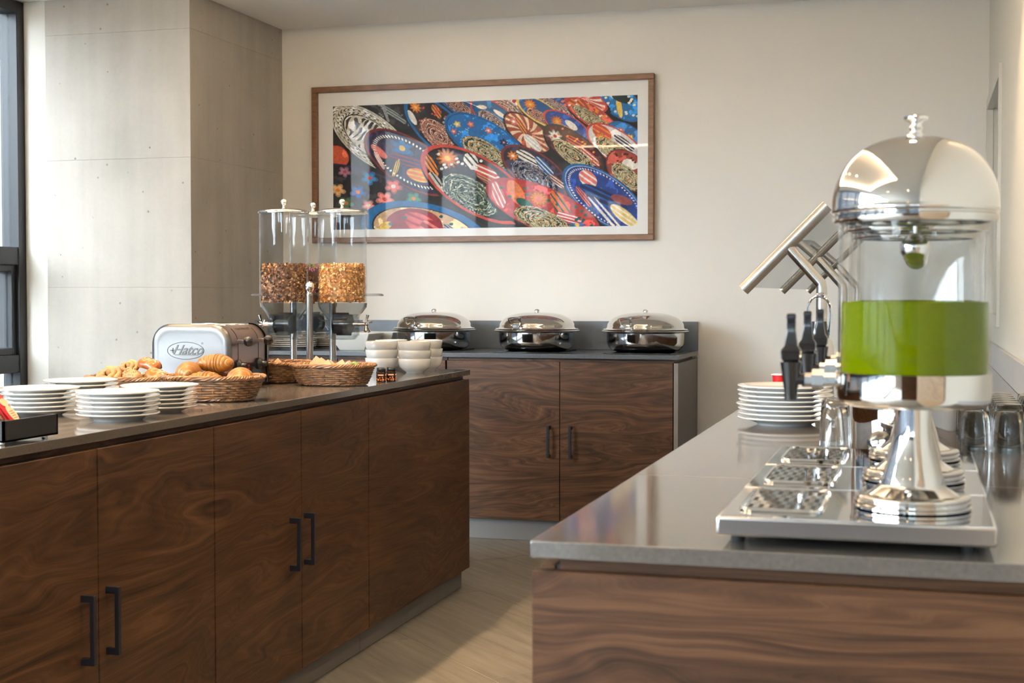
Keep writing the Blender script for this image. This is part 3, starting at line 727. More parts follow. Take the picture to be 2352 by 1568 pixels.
    P(1545, 930, 390, 138, 24, (170, 60, 58), (178, 62, 58), rimw=.05, inner=(.1, .55, .5, .56, GREEN), motifs=[('fl', -.12, -.35, 74, OR, PNK, 13), ('fl', .62, .05, 60, (70, 110, 170), YEL, 12), ('leaf', -.5, -.2, 90, 44, 60, OR, PNK), ('leaf', .25, -.45, 110, 42, 60, (220, 110, 60), TEAL), ('leaf', -.75, .2, 90, 34, 70, (210, 110, 120), WH), ('leaf', -.3, .1, 60, 26, 30, TEAL, None), ('leaf', .45, -.1, 80, 26, 20, (200, 70, 80), WH), ('leaf', .8, .3, 70, 24, 40, TEAL, OR), ('dots', 22, TEAL, 12)], seed=28)
    P(790, 1085, 440, 200, 14, (28, 104, 160), TAN, rimw=.17, line=(50, 30, 34), motifs=[('leaf', -.2, -.2, 190, 110, 5, (140, 44, 52), None), ('leaf', -.05, -.25, 150, 64, 30, (214, 90, 88), (160, 50, 56)), ('leaf', .12, -.1, 110, 70, 40, (150, 44, 54), PNK), ('leaf', -.62, .05, 46, 26, -30, YEL, None), ('leaf', .38, -.3, 74, 20, 40, (50, 40, 60), (180, 180, 200)), ('leaf', .55, -.1, 26, 16, 40, TEAL, None), ('leaf', .68, .1, 26, 16, 40, TEAL, None), ('leaf', .42, .1, 26, 16, 40, TEAL, None), ('dots', 10, (40, 90, 90), 13)], seed=29)
    n = nz(14, 77, 2); img *= (0.88 + 0.24 * n)[..., None]
    return np.clip(img, 0, 255)
def art_object(parent):
    W, Hh = 760, 302
    img = make_art(W, Hh)
    x0, x1, zt, zb = -3.113, -1.416, 2.238, 1.563
    xs = np.linspace(x0, x1, W); zs = np.linspace(zt, zb, Hh)
    co_ = np.zeros((Hh, W, 3)); co_[..., 0] = xs[None]; co_[..., 1] = 7.3292; co_[..., 2] = zs[:, None]
    idx = np.arange(W * Hh).reshape(Hh, W)
    q = np.stack([idx[1:, :-1], idx[1:, 1:], idx[:-1, 1:], idx[:-1, :-1]], -1).reshape(-1, 4)
    me = bpy.data.meshes.new('art_print')
    me.vertices.add(W * Hh); me.vertices.foreach_set('co', co_.astype(np.float32).ravel())
    me.loops.add(q.size); me.loops.foreach_set('vertex_index', q.ravel().astype(np.int32))
    me.polygons.add(len(q)); me.polygons.foreach_set('loop_start', (np.arange(len(q)) * 4).astype(np.int32))
    me.update(calc_edges=True)
    ca_ = me.color_attributes.new('col', 'FLOAT_COLOR', 'POINT')
    lin = s2l(img); rgba = np.ones((Hh, W, 4)); rgba[..., :3] = lin
    ca_.data.foreach_set('color', rgba.astype(np.float32).ravel())
    me.materials.append(MATS['art_print'])
    o = bpy.data.objects.new('art_print', me); C.objects.link(o); o.parent = parent
art_object(pic)

# ================================================================== CROCKERY
def plate_profile(Rr, foot):
    k = Rr
    return [(0, 0.0045), (foot * 0.86, 0.0045), (foot * 0.9, 0.0), (foot, 0.0), (foot * 1.06, 0.0035), (k * 0.80, 0.0112), (k * 0.985, 0.0152), (k, 0.0172), (k * 0.992, 0.0190), (k * 0.97, 0.0190), (k * 0.80, 0.0148), (foot * 1.05, 0.0108), (0, 0.0105)]
PM = {}
def plate_stack(cx, cy, z, Rr, n, where, group, spacing=0.0107, seed=0):
    r = random.Random(seed)
    if Rr not in PM: PM[Rr] = MB().lathe(plate_profile(Rr, Rr * 0.565), 64).mesh('plate', 'porcelain')
    for i in range(n):
        o = bpy.data.objects.new('plate', PM[Rr]); C.objects.link(o)
        o.location = (cx + r.uniform(-.0028, .0028) * (i > 0), cy + r.uniform(-.0028, .0028) * (i > 0), z + i * spacing)
        kk = n - 1 - i
        tag(o, 'white plate, %s in the stack %s' % (ORD[kk] if i > 0 else 'lowest', where), 'plate', group)
gp = 'white plates stacked on the island'
plate_stack(-2.168, 3.185, 0.90, 0.101, 6, 'next to the red sachets', gp, seed=1)
plate_stack(-1.902, 3.125, 0.90, 0.101, 6, 'at the island front edge', gp, seed=2)
plate_stack(-1.928, 3.368, 0.90, 0.101, 6, 'touching the croissant basket', gp, seed=3)
plate_stack(-2.250, 3.505, 0.90, 0.101, 6, 'in front of the pastry basket', gp, seed=4)
plate_stack(-0.310, 3.46, 0.90, 0.112, 8, 'on the drinks counter', 'white plates on the drinks counter', seed=5)
gq = 'white plates on the back counter'
plate_stack(-3.19, 6.965, 0.92, 0.122, 8, 'behind the toaster', gq, spacing=0.0107, seed=6)
plate_stack(-3.07, 7.195, 0.92, 0.119, 7, 'behind the cereal dispenser by splashback', gq, spacing=0.0107, seed=7)

bowl_prof = [(0, 0.006), (0.028, 0.006), (0.030, 0.0), (0.034, 0.0), (0.036, 0.004), (0.050, 0.013), (0.0605, 0.024), (0.0635, 0.036), (0.0655, 0.0545), (0.0648, 0.0560), (0.0630, 0.0552), (0.0612, 0.038), (0.058, 0.026), (0.046, 0.0145), (0.03, 0.0095), (0, 0.009)]
BOWL = MB().lathe(bowl_prof, 56).mesh('bowl', 'porcelain_bowl')
def bowl_stack(cx, cy, where, n=3, seed=0):
    r = random.Random(seed)
    for i in range(n):
        o = bpy.data.objects.new('cereal_bowl', BOWL); C.objects.link(o)
        o.location = (cx + r.uniform(-.0015, .0015) * (i > 0), cy + r.uniform(-.0015, .0015) * (i > 0), 0.90 + i * 0.0335)
        o.rotation_euler = (r.uniform(-.015, .015) * (i > 0), r.uniform(-.02, .02) * (i > 0), 0)
        tag(o, 'white porcelain bowl, %s of the stack %s' % (['bottom', 'middle', 'top'][i], where), 'bowl', 'white cereal bowls on the island end')
bowl_stack(-1.918, 5.325, 'nearest the island front corner', seed=1)
bowl_stack(-2.066, 5.345, 'next to the jam jars', seed=2)
bowl_stack(-1.930, 5.50, 'at the far end of the island', seed=3)
bowl_stack(-2.085, 5.505, 'behind the one next to jam jars', seed=4)

def tapered_dish(name, label, loc, rz, wt, wb, h, z):
    m = MB()
    def ring(w, zz): return [(-w, -w, zz), (w, -w, zz), (w, w, zz), (-w, w, zz)]
    t = 0.006
    vs = ring(wb, 0) + ring(wt, h) + ring(wt - t, h) + ring(wb - t, 0.008)
    fs = [(0, 3, 2, 1), (12, 13, 14, 15)]
    for k in range(4):
        k2 = (k + 1) % 4
        fs += [(k, k2, 4 + k2, 4 + k), (4 + k, 4 + k2, 8 + k2, 8 + k), (8 + k, 8 + k2, 12 + k2, 12 + k)]
    m.add(vs, fs)
    o = m.build(name, 'stone_white', loc=loc, rot=(0, 0, rz), bevel=0.003)
    tag(o, label, 'dish', 'tapered dishes on the back counter')
tapered_dish('serving_dish', 'tapered square white dish standing beside the stacked plates', (-2.815, 6.93, 0.92), 0.0, 0.112, 0.068, 0.088, 0)
tapered_dish('serving_dish', 'tapered square white dish standing nearer the chafing dishes', (-2.775, 7.17, 0.92), 0.0, 0.112, 0.068, 0.088, 0)

# ================================================================== CHAFING DISHES
def chafing(loc, label):
    t = thing('chafing_dish', label, 'chafing dish', loc, 0, 'steel chafing dishes on the back counter')
    pan = [(0, 0.0), (0.140, 0.0), (0.165, 0.006), (0.184, 0.022), (0.192, 0.045), (0.193, 0.092), (0.199, 0.096), (0.216, 0.099), (0.219, 0.102), (0.216, 0.105), (0.195, 0.104), (0.188, 0.098), (0.186, 0.05), (0.16, 0.012), (0, 0.008)]
    lathe('pan', pan, 'pan_steel', t, n=72)
    lid = [(0.188, 0.1055), (0.209, 0.1075), (0.212, 0.110), (0.209, 0.1125), (0.196, 0.1135)]
    a0 = 0.193
    lid += [(a0 * math.cos(a) ** 0.72, 0.116 + 0.078 * math.sin(a)) for a in np.linspace(0.02, PI / 2 - 0.02, 16)] + [(0, 0.194)]
    ld = lathe('lid', lid, 'mirror_steel', t, n=72)
    lathe('knob', [(0, 0.192), (0.006, 0.192), (0.006, 0.196), (0.014, 0.197), (0.0135, 0.203), (0.009, 0.208), (0, 0.2095)], 'chrome', ld, n=20)
    # lifting handle on the lid's front, a bar carried by two scrolled brackets
    h = MB()
    a = R_(-100)
    ex = lambda rr, zz, da=0: (rr * math.cos(a + da), rr * math.sin(a + da), zz)
    h.tube([ex(0.205, 0.163, -0.34), ex(0.212, 0.168, -0.2), ex(0.214, 0.170, -0.05), ex(0.214, 0.170, 0.05)], 0.0035, 8)
    h.tube([ex(0.198, 0.119), ex(0.205, 0.130), ex(0.200, 0.145), ex(0.209, 0.158), ex(0.214, 0.170, 0.03)], [0.006, 0.0065, 0.0085, 0.006, 0.0045], 8)
    h.tube([ex(0.190, 0.132, -0.30), ex(0.198, 0.150, -0.33), ex(0.205, 0.163, -0.34)], 0.004, 8)
    h.build('lid_handle', 'chrome', ld)
    # hinge block at the back
    box('hinge', (-0.03, 0.196, 0.088), (0.03, 0.222, 0.122), 'pan_steel', t, bevel=0.004)
    return t
cx = (-2.425, -1.873, -1.315)
hobs = ('under the chafing dish beside the white bowls', 'under the middle chafing dish', 'under the chafing dish at the counter end')
for x, wh in zip(cx, hobs):
    tag(box('induction_hob', (x - 0.165, 6.80, 0.9202), (x + 0.165, 7.20, 0.9245), 'hob_glass', bevel=0.001), 'black glass induction hob %s' % wh, 'hob', 'induction hobs')
for x, lb in zip(cx, ('round steel chafing dish partly behind the white bowls', 'middle one of three round steel chafing dishes', 'round steel chafing dish at the worktop end')):
    chafing((x, 7.03, 0.9245), lb)

# ================================================================== WICKER BASKETS
def superell(a, b, n=3.2, N=160):
    out = []
    for k in range(N):
        th = 2 * PI * k / N; c, s = math.cos(th), math.sin(th)
        out.append((a * math.copysign(abs(c) ** (2 / n), c), b * math.copysign(abs(s) ** (2 / n), s)))
    return out
def basket(label, loc, rz, a, b, h, ta=0.80, rows=9, group='wicker bread baskets on the island', name='wicker_basket'):
    t = thing(name, label, 'basket', loc, rz, group)
    N = 168; st = 34
    def ring(fr, rad_off, ph, amp, zz):
        k = ta + (1 - ta) * fr ** 0.8
        base = superell(a * k, b * k, 3.0, N); pts = []
        for i, (x, y) in enumerate(base):
            l = math.hypot(x, y); o = rad_off + amp * math.sin(PI * st * i / N * 1.0 + ph)
            pts.append((x * (1 + o / l), y * (1 + o / l), zz + 0.0008 * math.sin(7 * i / N * 2 * PI + fr * 9)))
        return pts
    m = MB(); rr = h / rows * 0.46
    for k in range(rows):
        fr = (k + 0.5) / rows
        m.tube(ring(fr, 0, PI * (k % 2), 0.0028, 0.004 + fr * (h - 0.012)), rr, 6, closed=True)
    m.build('woven_wall', 'wicker', t)['kind'] = 'stuff'
    s = MB()
    for k in range(st):
        i = int((k + 0.5) * N / st) % N
        path = []
        for fr in (0.0, 0.33, 0.66, 1.0):
            p = ring(fr, 0, 0, 0, 0.003 + fr * (h - 0.008))[i]; path.append(p)
        s.tube(path, 0.0022, 5)
    s.build('stakes', 'wicker_light', t)['kind'] = 'stuff'
    def braid(fr, zz, rad, strands, turns, mat, nm):
        g = MB(); base = ring(fr, 0.002, 0, 0, zz); NN = 3 * N
        for q in range(strands):
            pts = []
            for i in range(NN):
                x0, y0, z0 = base[(i // 3) % N]; x1, y1, z1 = base[(i // 3 + 1) % N]; f = (i % 3) / 3
                x, y = x0 + (x1 - x0) * f, y0 + (y1 - y0) * f; l = math.hypot(x, y)
                ph = 2 * PI * (q / strands + turns * i / NN)
                pts.append((x * (1 + rad * math.cos(ph) / l), y * (1 + rad * math.cos(ph) / l), zz + rad * 0.75 * math.sin(ph)))
            g.tube(pts, rad * 0.62, 5, closed=True)
        g.build(nm, mat, t)['kind'] = 'stuff'
    braid(1.0, h - 0.006, 0.0055, 4, 18, 'wicker_light', 'braided_rim')
    braid(0.0, 0.0075, 0.0042, 3, 18, 'wicker', 'braided_foot')
    bs = MB(); bs.prism([(x * 0.99, y * 0.99) for x, y in superell(a * ta, b * ta, 3.0, 48)], 0.003, 0.009); bs.build('base', 'wicker', t)
    return t
basket('oval wicker basket filled with croissants', (-1.985, 3.775, 0.90), R_(6), 0.142, 0.098, 0.075)
basket('shallow oval wicker basket filled with mixed pastries', (-2.335, 3.945, 0.90), R_(-3), 0.150, 0.105, 0.058)
basket('oval wicker basket of bread triangles beside the jam jars', (-1.925, 4.525, 0.90), R_(4), 0.136, 0.100, 0.074)
basket('wicker basket holding bread squeezed between toaster and cereal dispenser', (-2.170, 4.629, 0.90), R_(90), 0.109, 0.090, 0.074)
basket('tall wicker box beside the stacked plates at the window end', (-2.503, 3.27, 0.90), R_(90), 0.11, 0.10, 0.125, ta=0.97, rows=15, group=None)

# ---- croissants
def croissant(label, loc, rz, L=0.135, Rm=0.036, bend=0.75, rx=0.0, ry=0.0, seed=0):
    m = MB(); N = 170; n = 30; path = []; rs = []; steps = []
    rq = random.Random(seed)
    for i in range(N):
        t = -1 + 2 * i / (N - 1); a = bend * t
        path.append((math.sin(a) * L / (2 * bend), -(1 - math.cos(a)) * L / (2 * bend), 0))
        env = (1 - abs(t) ** 2.4) ** 0.66
        rs.append(max(0.004, Rm * env)); steps.append(t)
    m.tube(path, rs, n, flat=0.93)
    gold, pale, dark = s2l((196, 124, 44)), s2l((226, 178, 104)), s2l((134, 78, 28))
    cols = []
    skew_ = rq.uniform(0.30, 0.5)
    for i in range(N):
        t = steps[i]; P_ = Vector(path[i])
        for k in range(n):
            ph = 2 * PI * k / n
            # wound layers run slantwise round the roll and dip into a crease before the next one
            q = abs(t) ** 0.9 * 3.9 + 0.5 + skew_ * math.sin(ph + 0.8) * (1 if t > 0 else -0.6) * min(1, abs(t) * 4) + 0.06 * math.sin(3 * ph + 5 * t)
            step = q % 1.0
            f_ = 0.905 + 0.095 * math.sin(PI * min(1, step * 1.1)) ** 0.5 - 0.010 * int(q) + 0.012 * math.sin(2 * ph + 7 * t)
            v_ = Vector(m.v[i * n + k]); m.v[i * n + k] = tuple(P_ + (v_ - P_) * f_)
            edge = math.exp(-((min(step, 1 - step)) / 0.11) ** 2)
            line = 0.35 * max(0.0, math.sin(step * 26 + k * 0.21)) ** 3
            w_ = min(1, edge * 0.8 + line); c = gold * (1 - w_) + pale * w_
            d = 0.42 * max(0, math.sin(ph + 1.3)) * (1 - edge) + (0.6 if abs(t) > 0.93 else 0)
            c = c * (1 - d) + dark * d
            cols.append([*(c * 0.55), 1])
    o = m.build('croissant', 'croissant', loc=loc, rot=(rx, ry, rz), ang=75)
    ca_ = o.data.color_attributes.new('col', 'FLOAT_COLOR', 'POINT')
    ca_.data.foreach_set('color', np.array(cols, np.float32).ravel())
    return tag(o, label, 'croissant', 'croissants in the wicker basket')
croissant('croissant lying underneath the others in the basket', (-2.000, 3.826, 0.9281), R_(4), 0.150, 0.020, 0.3, seed=5)
croissant('glossy croissant lying in front along the basket rim', (-1.990, 3.738, 0.9485), R_(8), 0.130, 0.042, 0.45, seed=3)
croissant('croissant resting at the end of the basket beside its rim', (-1.902, 3.788, 0.9596), R_(-55), 0.120, 0.041, 0.45, seed=4)
croissant('plump croissant with its tip pointing out of the basket', (-2.068, 3.785, 0.9768), R_(112), 0.105, 0.038, 0.3, seed=1)
croissant('croissant at the back of the basket towards the toaster', (-2.008, 3.842, 1.0043), R_(6), 0.120, 0.031, 0.6, seed=2)

# ---- pastries
def swirl(label, loc, rot, r0=0.042, th=0.014, mat='pastry_pale'):
    m = MB(); pts = []; rs = []
    N = 120
    for i in range(N):
        t = i / (N - 1); a = t * 2 * PI * 2.3
        rr = r0 * (0.12 + 0.88 * t)
        pts.append((rr * math.cos(a), rr * math.sin(a), 0.016 + 0.013 * (1 - t))); rs.append(th * (0.8 + 0.25 * math.sin(i * 0.7) * 0.4))
    m.tube(pts, rs, 10, flat=1.25)
    o = m.build('swirl_pastry', mat, loc=loc, rot=rot, ang=60)
    return tag(o, label, 'pastry', 'pastries in the shallow basket')
def loaf(name, label, loc, rot, L, W, Hh, mat, glaze=None, seeds=None, seed=0):
    t = thing(name, label, 'pastry', loc, 0, 'pastries in the shallow basket'); t.rotation_euler = rot
    r = random.Random(seed); m = MB(); N = 26; n = 18; vs = []; fs = []
    for i in range(N):
        u = -1 + 2 * i / (N - 1); env = (1 - abs(u) ** 4) ** 0.5
        for k in range(n):
            a = 2 * PI * k / n
            w = env * (1 + 0.05 * math.sin(5 * u + 3 * a) + r.uniform(-.02, .02))
            vs.append((u * L, W * w * math.cos(a), max(-0.35, math.sin(a)) * Hh * w * (1 + 0.08 * math.sin(9 * u))))
    for i in range(N - 1):
        for k in range(n):
            fs.append((i * n + k, i * n + (k + 1) % n, (i + 1) * n + (k + 1) % n, (i + 1) * n + k))
    fs.append(tuple(range(n))); fs.append(tuple((N - 1) * n + k for k in range(n)))
    m.add(vs, fs); m.build('crust', mat, t, ang=70)
    if glaze:
        g = MB(); N = 20; vs = []; fs = []
        for i in range(N):
            u = -0.8 + 1.6 * i / (N - 1)
            for k in range(9):
                a = PI * (0.2 + 0.6 * k / 8); env = (1 - abs(u) ** 4) ** 0.5
                vs.append((u * L, W * 1.03 * env * math.cos(a), Hh * 1.06 * env * math.sin(a) * (1 + 0.05 * math.sin(9 * u + k))))
        for i in range(N - 1):
            for k in range(8): fs.append((i * 9 + k, i * 9 + k + 1, (i + 1) * 9 + k + 1, (i + 1) * 9 + k))
        g.add(vs, fs); g.build('glaze', glaze, t, ang=80)
    if seeds:
        g = MB()
        for k in range(90):
            u = r.uniform(-.85, .85); a = PI * r.uniform(0.1, 0.9); env = (1 - abs(u) ** 4) ** 0.5
            g.lathe([(0, -.0012), (.0012, 0), (0, .0012)], 5, T(u * L, W * 1.02 * env * math.cos(a), Hh * 1.03 * env * math.sin(a)))
        g.build('seeds', seeds, t)['kind'] = 'stuff'
    return t
loaf('flaky_pastry', 'plain flaky pastry lying low under the heap', (-2.335, 3.945, 0.9205), (0, 0, R_(4)), 0.088, 0.058, 0.028, 'pastry_pale', seed=4)
swirl('pale swirl pastry at the end of the shallow basket', (-2.408, 3.910, 0.9388), (R_(38), R_(-8), R_(8)), 0.039, 0.013)
swirl('smaller pale swirl pastry tucked behind the first swirl', (-2.385, 3.990, 0.9606), (R_(40), R_(4), R_(-12)), 0.032, 0.011)
loaf('poppy_seed_roll', 'pale slice of rolled pastry showing a dark seed filling', (-2.325, 3.905, 0.9550), (R_(10), R_(12), R_(-35)), 0.045, 0.024, 0.024, 'pastry_pale', seeds='poppy', seed=1)
loaf('apricot_pastry', 'shiny apricot glazed pastry with flaky pale side', (-2.248, 3.925, 0.9492), (R_(14), R_(14), R_(-18)), 0.052, 0.028, 0.028, 'pastry_pale', glaze='pastry_glaze', seed=3)
loaf('danish_pastry', 'dark orange glazed pastry on top of the heap', (-2.312, 3.985, 0.9879), (R_(8), R_(12), R_(-15)), 0.042, 0.026, 0.020, 'pastry_brown', glaze='pastry_glaze', seed=2)
# ---- bread triangles
def bread(label, loc, rot, s=0.062, group='bread triangles'):
    t = thing('bread_triangle', label, 'bread', loc, 0, group); t.rotation_euler = rot
    MB().prism([(-s, -s * 0.5), (s, -s * 0.5), (0, s * 0.55)], -0.0065, 0.0065).build('crumb', 'bread', t, bevel=0.0022)
    MB().box((-s * 0.96, -s * 0.5 - 0.0012, -0.0058), (s * 0.96, -s * 0.5 + 0.002, 0.0058)).build('crust_edge', 'crust', t, bevel=0.001)
    return t
def lean(a, spin, rz): return tuple((Rz(R_(rz)) @ Rx(R_(a)) @ Rz(R_(spin))).to_euler())
bread('pale bread triangle at the very bottom of the basket', (-1.925, 4.520, 0.9160), lean(0, 0, 4))
slices = [(-0.034, 0.052, 10, 0.9501, 'tucked furthest back against the rear rim'), (0.030, 0.0365, -9, 0.9493, 'second from the rear rim of the basket'), (-0.052, 0.021, 14, 0.9604, 'third from the rear rim of the basket'), (0.046, 0.0055, -12, 0.9518, 'standing in the middle of the basket'),
          (-0.058, -0.010, 12, 0.9668, 'just in front of the middle slice'), (0.034, -0.0255, -7, 0.9565, 'third from the front rim of the basket'), (-0.046, -0.041, 9, 0.9673, 'second from the front rim of the basket'), (-0.006, -0.0565, -10, 0.9571, 'leaning nearest the front rim of the basket')]
for dx_, dy_, spn, zz_, nm in slices:
    bread('pale bread triangle %s' % nm, (-1.925 + dx_, 4.533 + dy_, zz_), lean(68, spn, 4))
bread('pale bread triangle lying low in the basket behind the toaster', (-2.170, 4.632, 0.9160), lean(0, 0, 90), group='bread beside the toaster')
bread('pale bread triangle poking out beside the toaster dials', (-2.172, 4.612, 0.9532), lean(66, 6, 4), group='bread beside the toaster', s=0.060)
for i, (x, y, zz_, mt, lb) in enumerate(((-1.852, 4.560, 0.9668, 'foil_green', 'small green foil butter pat in the bread basket'), (-1.858, 4.512, 0.9678, 'foil', 'small gold foil butter pat in the bread basket'))):
    t = MB().box((-0.016, -0.012, -0.006), (0.016, 0.012, 0.006)).build('butter_pat', mt, loc=(x, y, zz_), rot=(0, R_(38), R_(8 + 10 * i)), bevel=0.003)
    tag(t, lb, 'butter')

# ================================================================== JAM JARS
def jar(loc, label):
    t = thing('jam_jar', label, 'jar', loc, R_(10), 'little jam jars by the bread basket')
    body = MB().prism(superell(0.0145, 0.0145, 5, 28), 0, 0.036).build('glass', 'jam_dark', t, bevel=0.002)
    lathe('lid', [(0, 0.036), (0.0135, 0.036), (0.0142, 0.0375), (0.0142, 0.047), (0.0132, 0.0485), (0, 0.0485)], 'lid_black', t, n=24)
    lb = MB()
    for (dx, dz, fr) in ((-0.0085, 0.0085, 0.0034), (0.0, 0.0075, 0.0030), (0.0080, 0.0090, 0.0036), (-0.0035, 0.0150, 0.0026), (0.0060, 0.0165, 0.0024)):
        pf = [(0, 0.0), (fr, 0.0), (fr * 0.8, 0.0007), (0, 0.0009)]
        lb.lathe(pf, 12, T(dx, -0.0146, dz) @ Rx(PI / 2)); lb.lathe(pf, 12, T(0.0146, dx, dz) @ Ry(PI / 2))
    lb.build('label_fruit', 'jam_orange', t)
    bn = MB(); bn.box((-0.0100, -0.0151, 0.0225), (0.0100, -0.0145, 0.0275)); bn.box((0.0145, -0.0100, 0.0225), (0.0151, 0.0100, 0.0275)); bn.build('label_band', 'label_cream', t)
    return t
for i, (x, y, lb) in enumerate(((-1.826, 4.725, 'orange-labelled jam jar in front beside the bread basket'), (-1.803, 4.765, 'orange-labelled jam jar nearest the island edge'), (-1.845, 4.765, 'orange-labelled jam jar in the second row behind the basket'), (-1.822, 4.805, 'orange-labelled jam jar at the back of the group'))):
    jar((x, y, 0.90), lb)

# ================================================================== SACHET TRAY
t = thing('sachet_tray', 'black compartment tray for sachets on the island edge', 'tray', (-1.787, 2.505, 0.90))
tm = MB(); wx, wy, h0, h1 = -0.118, 0.190, 0.008, 0.052
tm.box((wx, 0, h0), (0, wy, h0 + 0.004)); tm.box((wx, 0, h0), (0, 0.005, h1)); tm.box((wx, wy - 0.005, h0), (0, wy, h1)); tm.box((wx, 0, h0), (wx + 0.005, wy, h1)); tm.box((-0.005, 0, h0), (0, wy, h1))
tm.build('tray_body', 'black_matt', t)
for k in (1, 2, 3): box('divider', (wx + 0.005, wy * k / 4 - 0.002, h0 + 0.004), (-0.005, wy * k / 4 + 0.002, h1 - 0.007), 'black_matt', t)
for fx in (wx + 0.02, -0.02):
    for fy in (0.02, wy - 0.02): lathe('foot', [(0, 0), (0.006, 0), (0.007, 0.004), (0.006, 0.0085), (0, 0.0085)], 'chrome', t, n=16, loc=(fx, fy, 0))
def sachet(label, loc, rot, mat, L=0.105, W=0.026):
    s = thing('sachet', label, 'sachet', loc, 0, 'sachets in the black tray'); s.rotation_euler = rot
    m = MB(); vs = []; fs = []; N = 14; n = 8
    for i in range(N):
        u = i / (N - 1); th = 0.0045 * math.sin(PI * min(1, max(0, (u - 0.06) / 0.88))) ** 0.5 + 0.0006
        for k in range(n):
            a = 2 * PI * k / n; vs.append((u * L, W / 2 * math.copysign(abs(math.cos(a)) ** 0.5, math.cos(a)), th * math.sin(a)))
    for i in range(N - 1):
        for k in range(n): fs.append((i * n + k, i * n + (k + 1) % n, (i + 1) * n + (k + 1) % n, (i + 1) * n + k))
    fs.append(tuple(range(n))); fs.append(tuple((N - 1) * n + k for k in range(n)))
    m.add(vs, fs); m.build('wrapper', mat, s, ang=50)
    if mat == 'sachet_red':
        g = MB()
        g.prism([(x + L * 0.34, y) for x, y in superell(L * 0.20, W * 0.40, 2.0, 20)], 0.0048, 0.0056)
        g.prism([(x + L * 0.62, y) for x, y in superell(L * 0.10, W * 0.40, 2.0, 16)], 0.0048, 0.0056)
        lb = g.build('label', 'label_cream', s)
        g = MB()
        for q in range(4): g.box((L * (0.22 + 0.055 * q), -W * 0.22, 0.0056), (L * (0.235 + 0.055 * q), W * 0.22, 0.0059))
        g.build('print', 'print_red', lb)
    return s
# sachets lean back against the dividers, sloping up towards the island middle
sach = [(-1.8300, 2.625, 0.9272, 'sachet_red', 'red sachet lying in front, its cream label showing'), (-1.8430, 2.629, 0.9262, 'sachet_red', 'red sachet leaning right behind the first red one'), (-1.8560, 2.624, 0.9232, 'sachet_red', 'red sachet third in the row, behind two red ones'), (-1.8690, 2.628, 0.9222, 'sachet_red', 'red sachet furthest back in the tray'),
        (-1.8560, 2.578, 0.9222, 'sachet_ochre', 'ochre sachet in the compartment beside the red ones'), (-1.8690, 2.580, 0.9222, 'sachet_ochre', 'second ochre sachet lying behind the first ochre one')]
for x, y, zz_, mt, lb in sach:
    sachet(lb, (x, y, zz_), (R_(-12), -R_(50), PI + R_(6)), mt)

# ================================================================== TOASTER
tx0, tx1, ty0, ty1 = -2.432, -2.150, 4.20, 4.50
t = thing('toaster', 'polished four-slot steel toaster with black lever knobs behind the croissants', 'toaster', ((tx0 + tx1) / 2, (ty0 + ty1) / 2, 0.90))
hw = (tx1 - tx0) / 2; hd = (ty1 - ty0) / 2
def toast_prof(gr, z0, z1, rad, n=10):
    w_ = hw + gr; p = [(-w_, z0)]
    for k in range(n + 1):
        a = PI - (PI / 2) * k / n; p.append((-w_ + rad + rad * math.cos(a), z1 - rad + rad * math.sin(a)))
    for k in range(n + 1):
        a = PI / 2 - (PI / 2) * k / n; p.append((w_ - rad + rad * math.cos(a), z1 - rad + rad * math.sin(a)))
    p.append((w_, z0)); return p
def extr(prof, y0, y1):
    m = MB(); n = len(prof)
    vs = [(x, y0, z) for x, z in prof] + [(x, y1, z) for x, z in prof]
    fs = [tuple(range(n)), tuple(range(n, 2 * n))[::-1]] + [(k, (k + 1) % n, n + (k + 1) % n, n + k) for k in range(n)]
    return m.add(vs, fs)
extr(toast_prof(-0.004, 0.012, 0.207, 0.062), -hd + 0.02, hd - 0.02).build('body', 'brushed_steel', t)
for s in (-1, 1):
    # pressed end panel: outer face domed by a stepped bevel
    m = MB(); lay = [(0.001, s * (hd - 0.022)), (0.002, s * (hd - 0.012)), (-0.001, s * (hd - 0.006)), (-0.006, s * (hd - 0.002)), (-0.015, s * hd), (-0.024, s * (hd - 0.0015)), (-0.030, s * (hd - 0.002))]
    rings = [[(x, yq, z) for x, z in toast_prof(g, 0.010 - min(0, 0) , 0.210 + g, 0.064 + g * 0.8)] for g, yq in lay]
    n = len(rings[0]); vs = [p for r in rings for p in r]; fs = []
    for i in range(len(rings) - 1):
        for k in range(n - 1): fs.append((i * n + k, i * n + k + 1, (i + 1) * n + k + 1, (i + 1) * n + k))
    fs.append(tuple((len(rings) - 1) * n + k for k in range(n)))
    m.add(vs, fs)
    sp_ = m.build('side_panel', 'side_steel', t, ang=50)
    if s == -1:
        ov = MB(); yq = -hd + 0.002
        ov.tube([(0.066 * math.cos(a) - 0.016, yq - 0.0006, 0.125 + 0.028 * math.sin(a)) for a in np.linspace(0, 2 * PI, 61)[:-1]], 0.0011, 6, closed=True)
        ov.tube([(0.003 * math.cos(a) + 0.045, yq - 0.0004, 0.149 + 0.003 * math.sin(a)) for a in np.linspace(0, 2 * PI, 17)[:-1]], 0.0006, 5, closed=True)
        ov.box((-0.056, yq - 0.0012, 0.110), (0.030, yq + 0.001, 0.1125))
        lg = ov.build('logo_oval', 'logo_line', sp_)
        text_obj('logo_lettering', 'Hatco', 0.044, 'logo_line', sp_, T(-0.010, yq - 0.0006, 0.1265) @ Rx(PI / 2), extrude=0.0008, shear=0.55, bold=0.0006)
        cr = MB(); cr.box((-0.072, yq - 0.0012, 0.1235), (-0.054, yq + 0.001, 0.1275)); cr.box((-0.0645, yq - 0.0012, 0.117), (-0.0605, yq + 0.001, 0.134)); cr.build('logo_cross', 'logo_line', sp_)
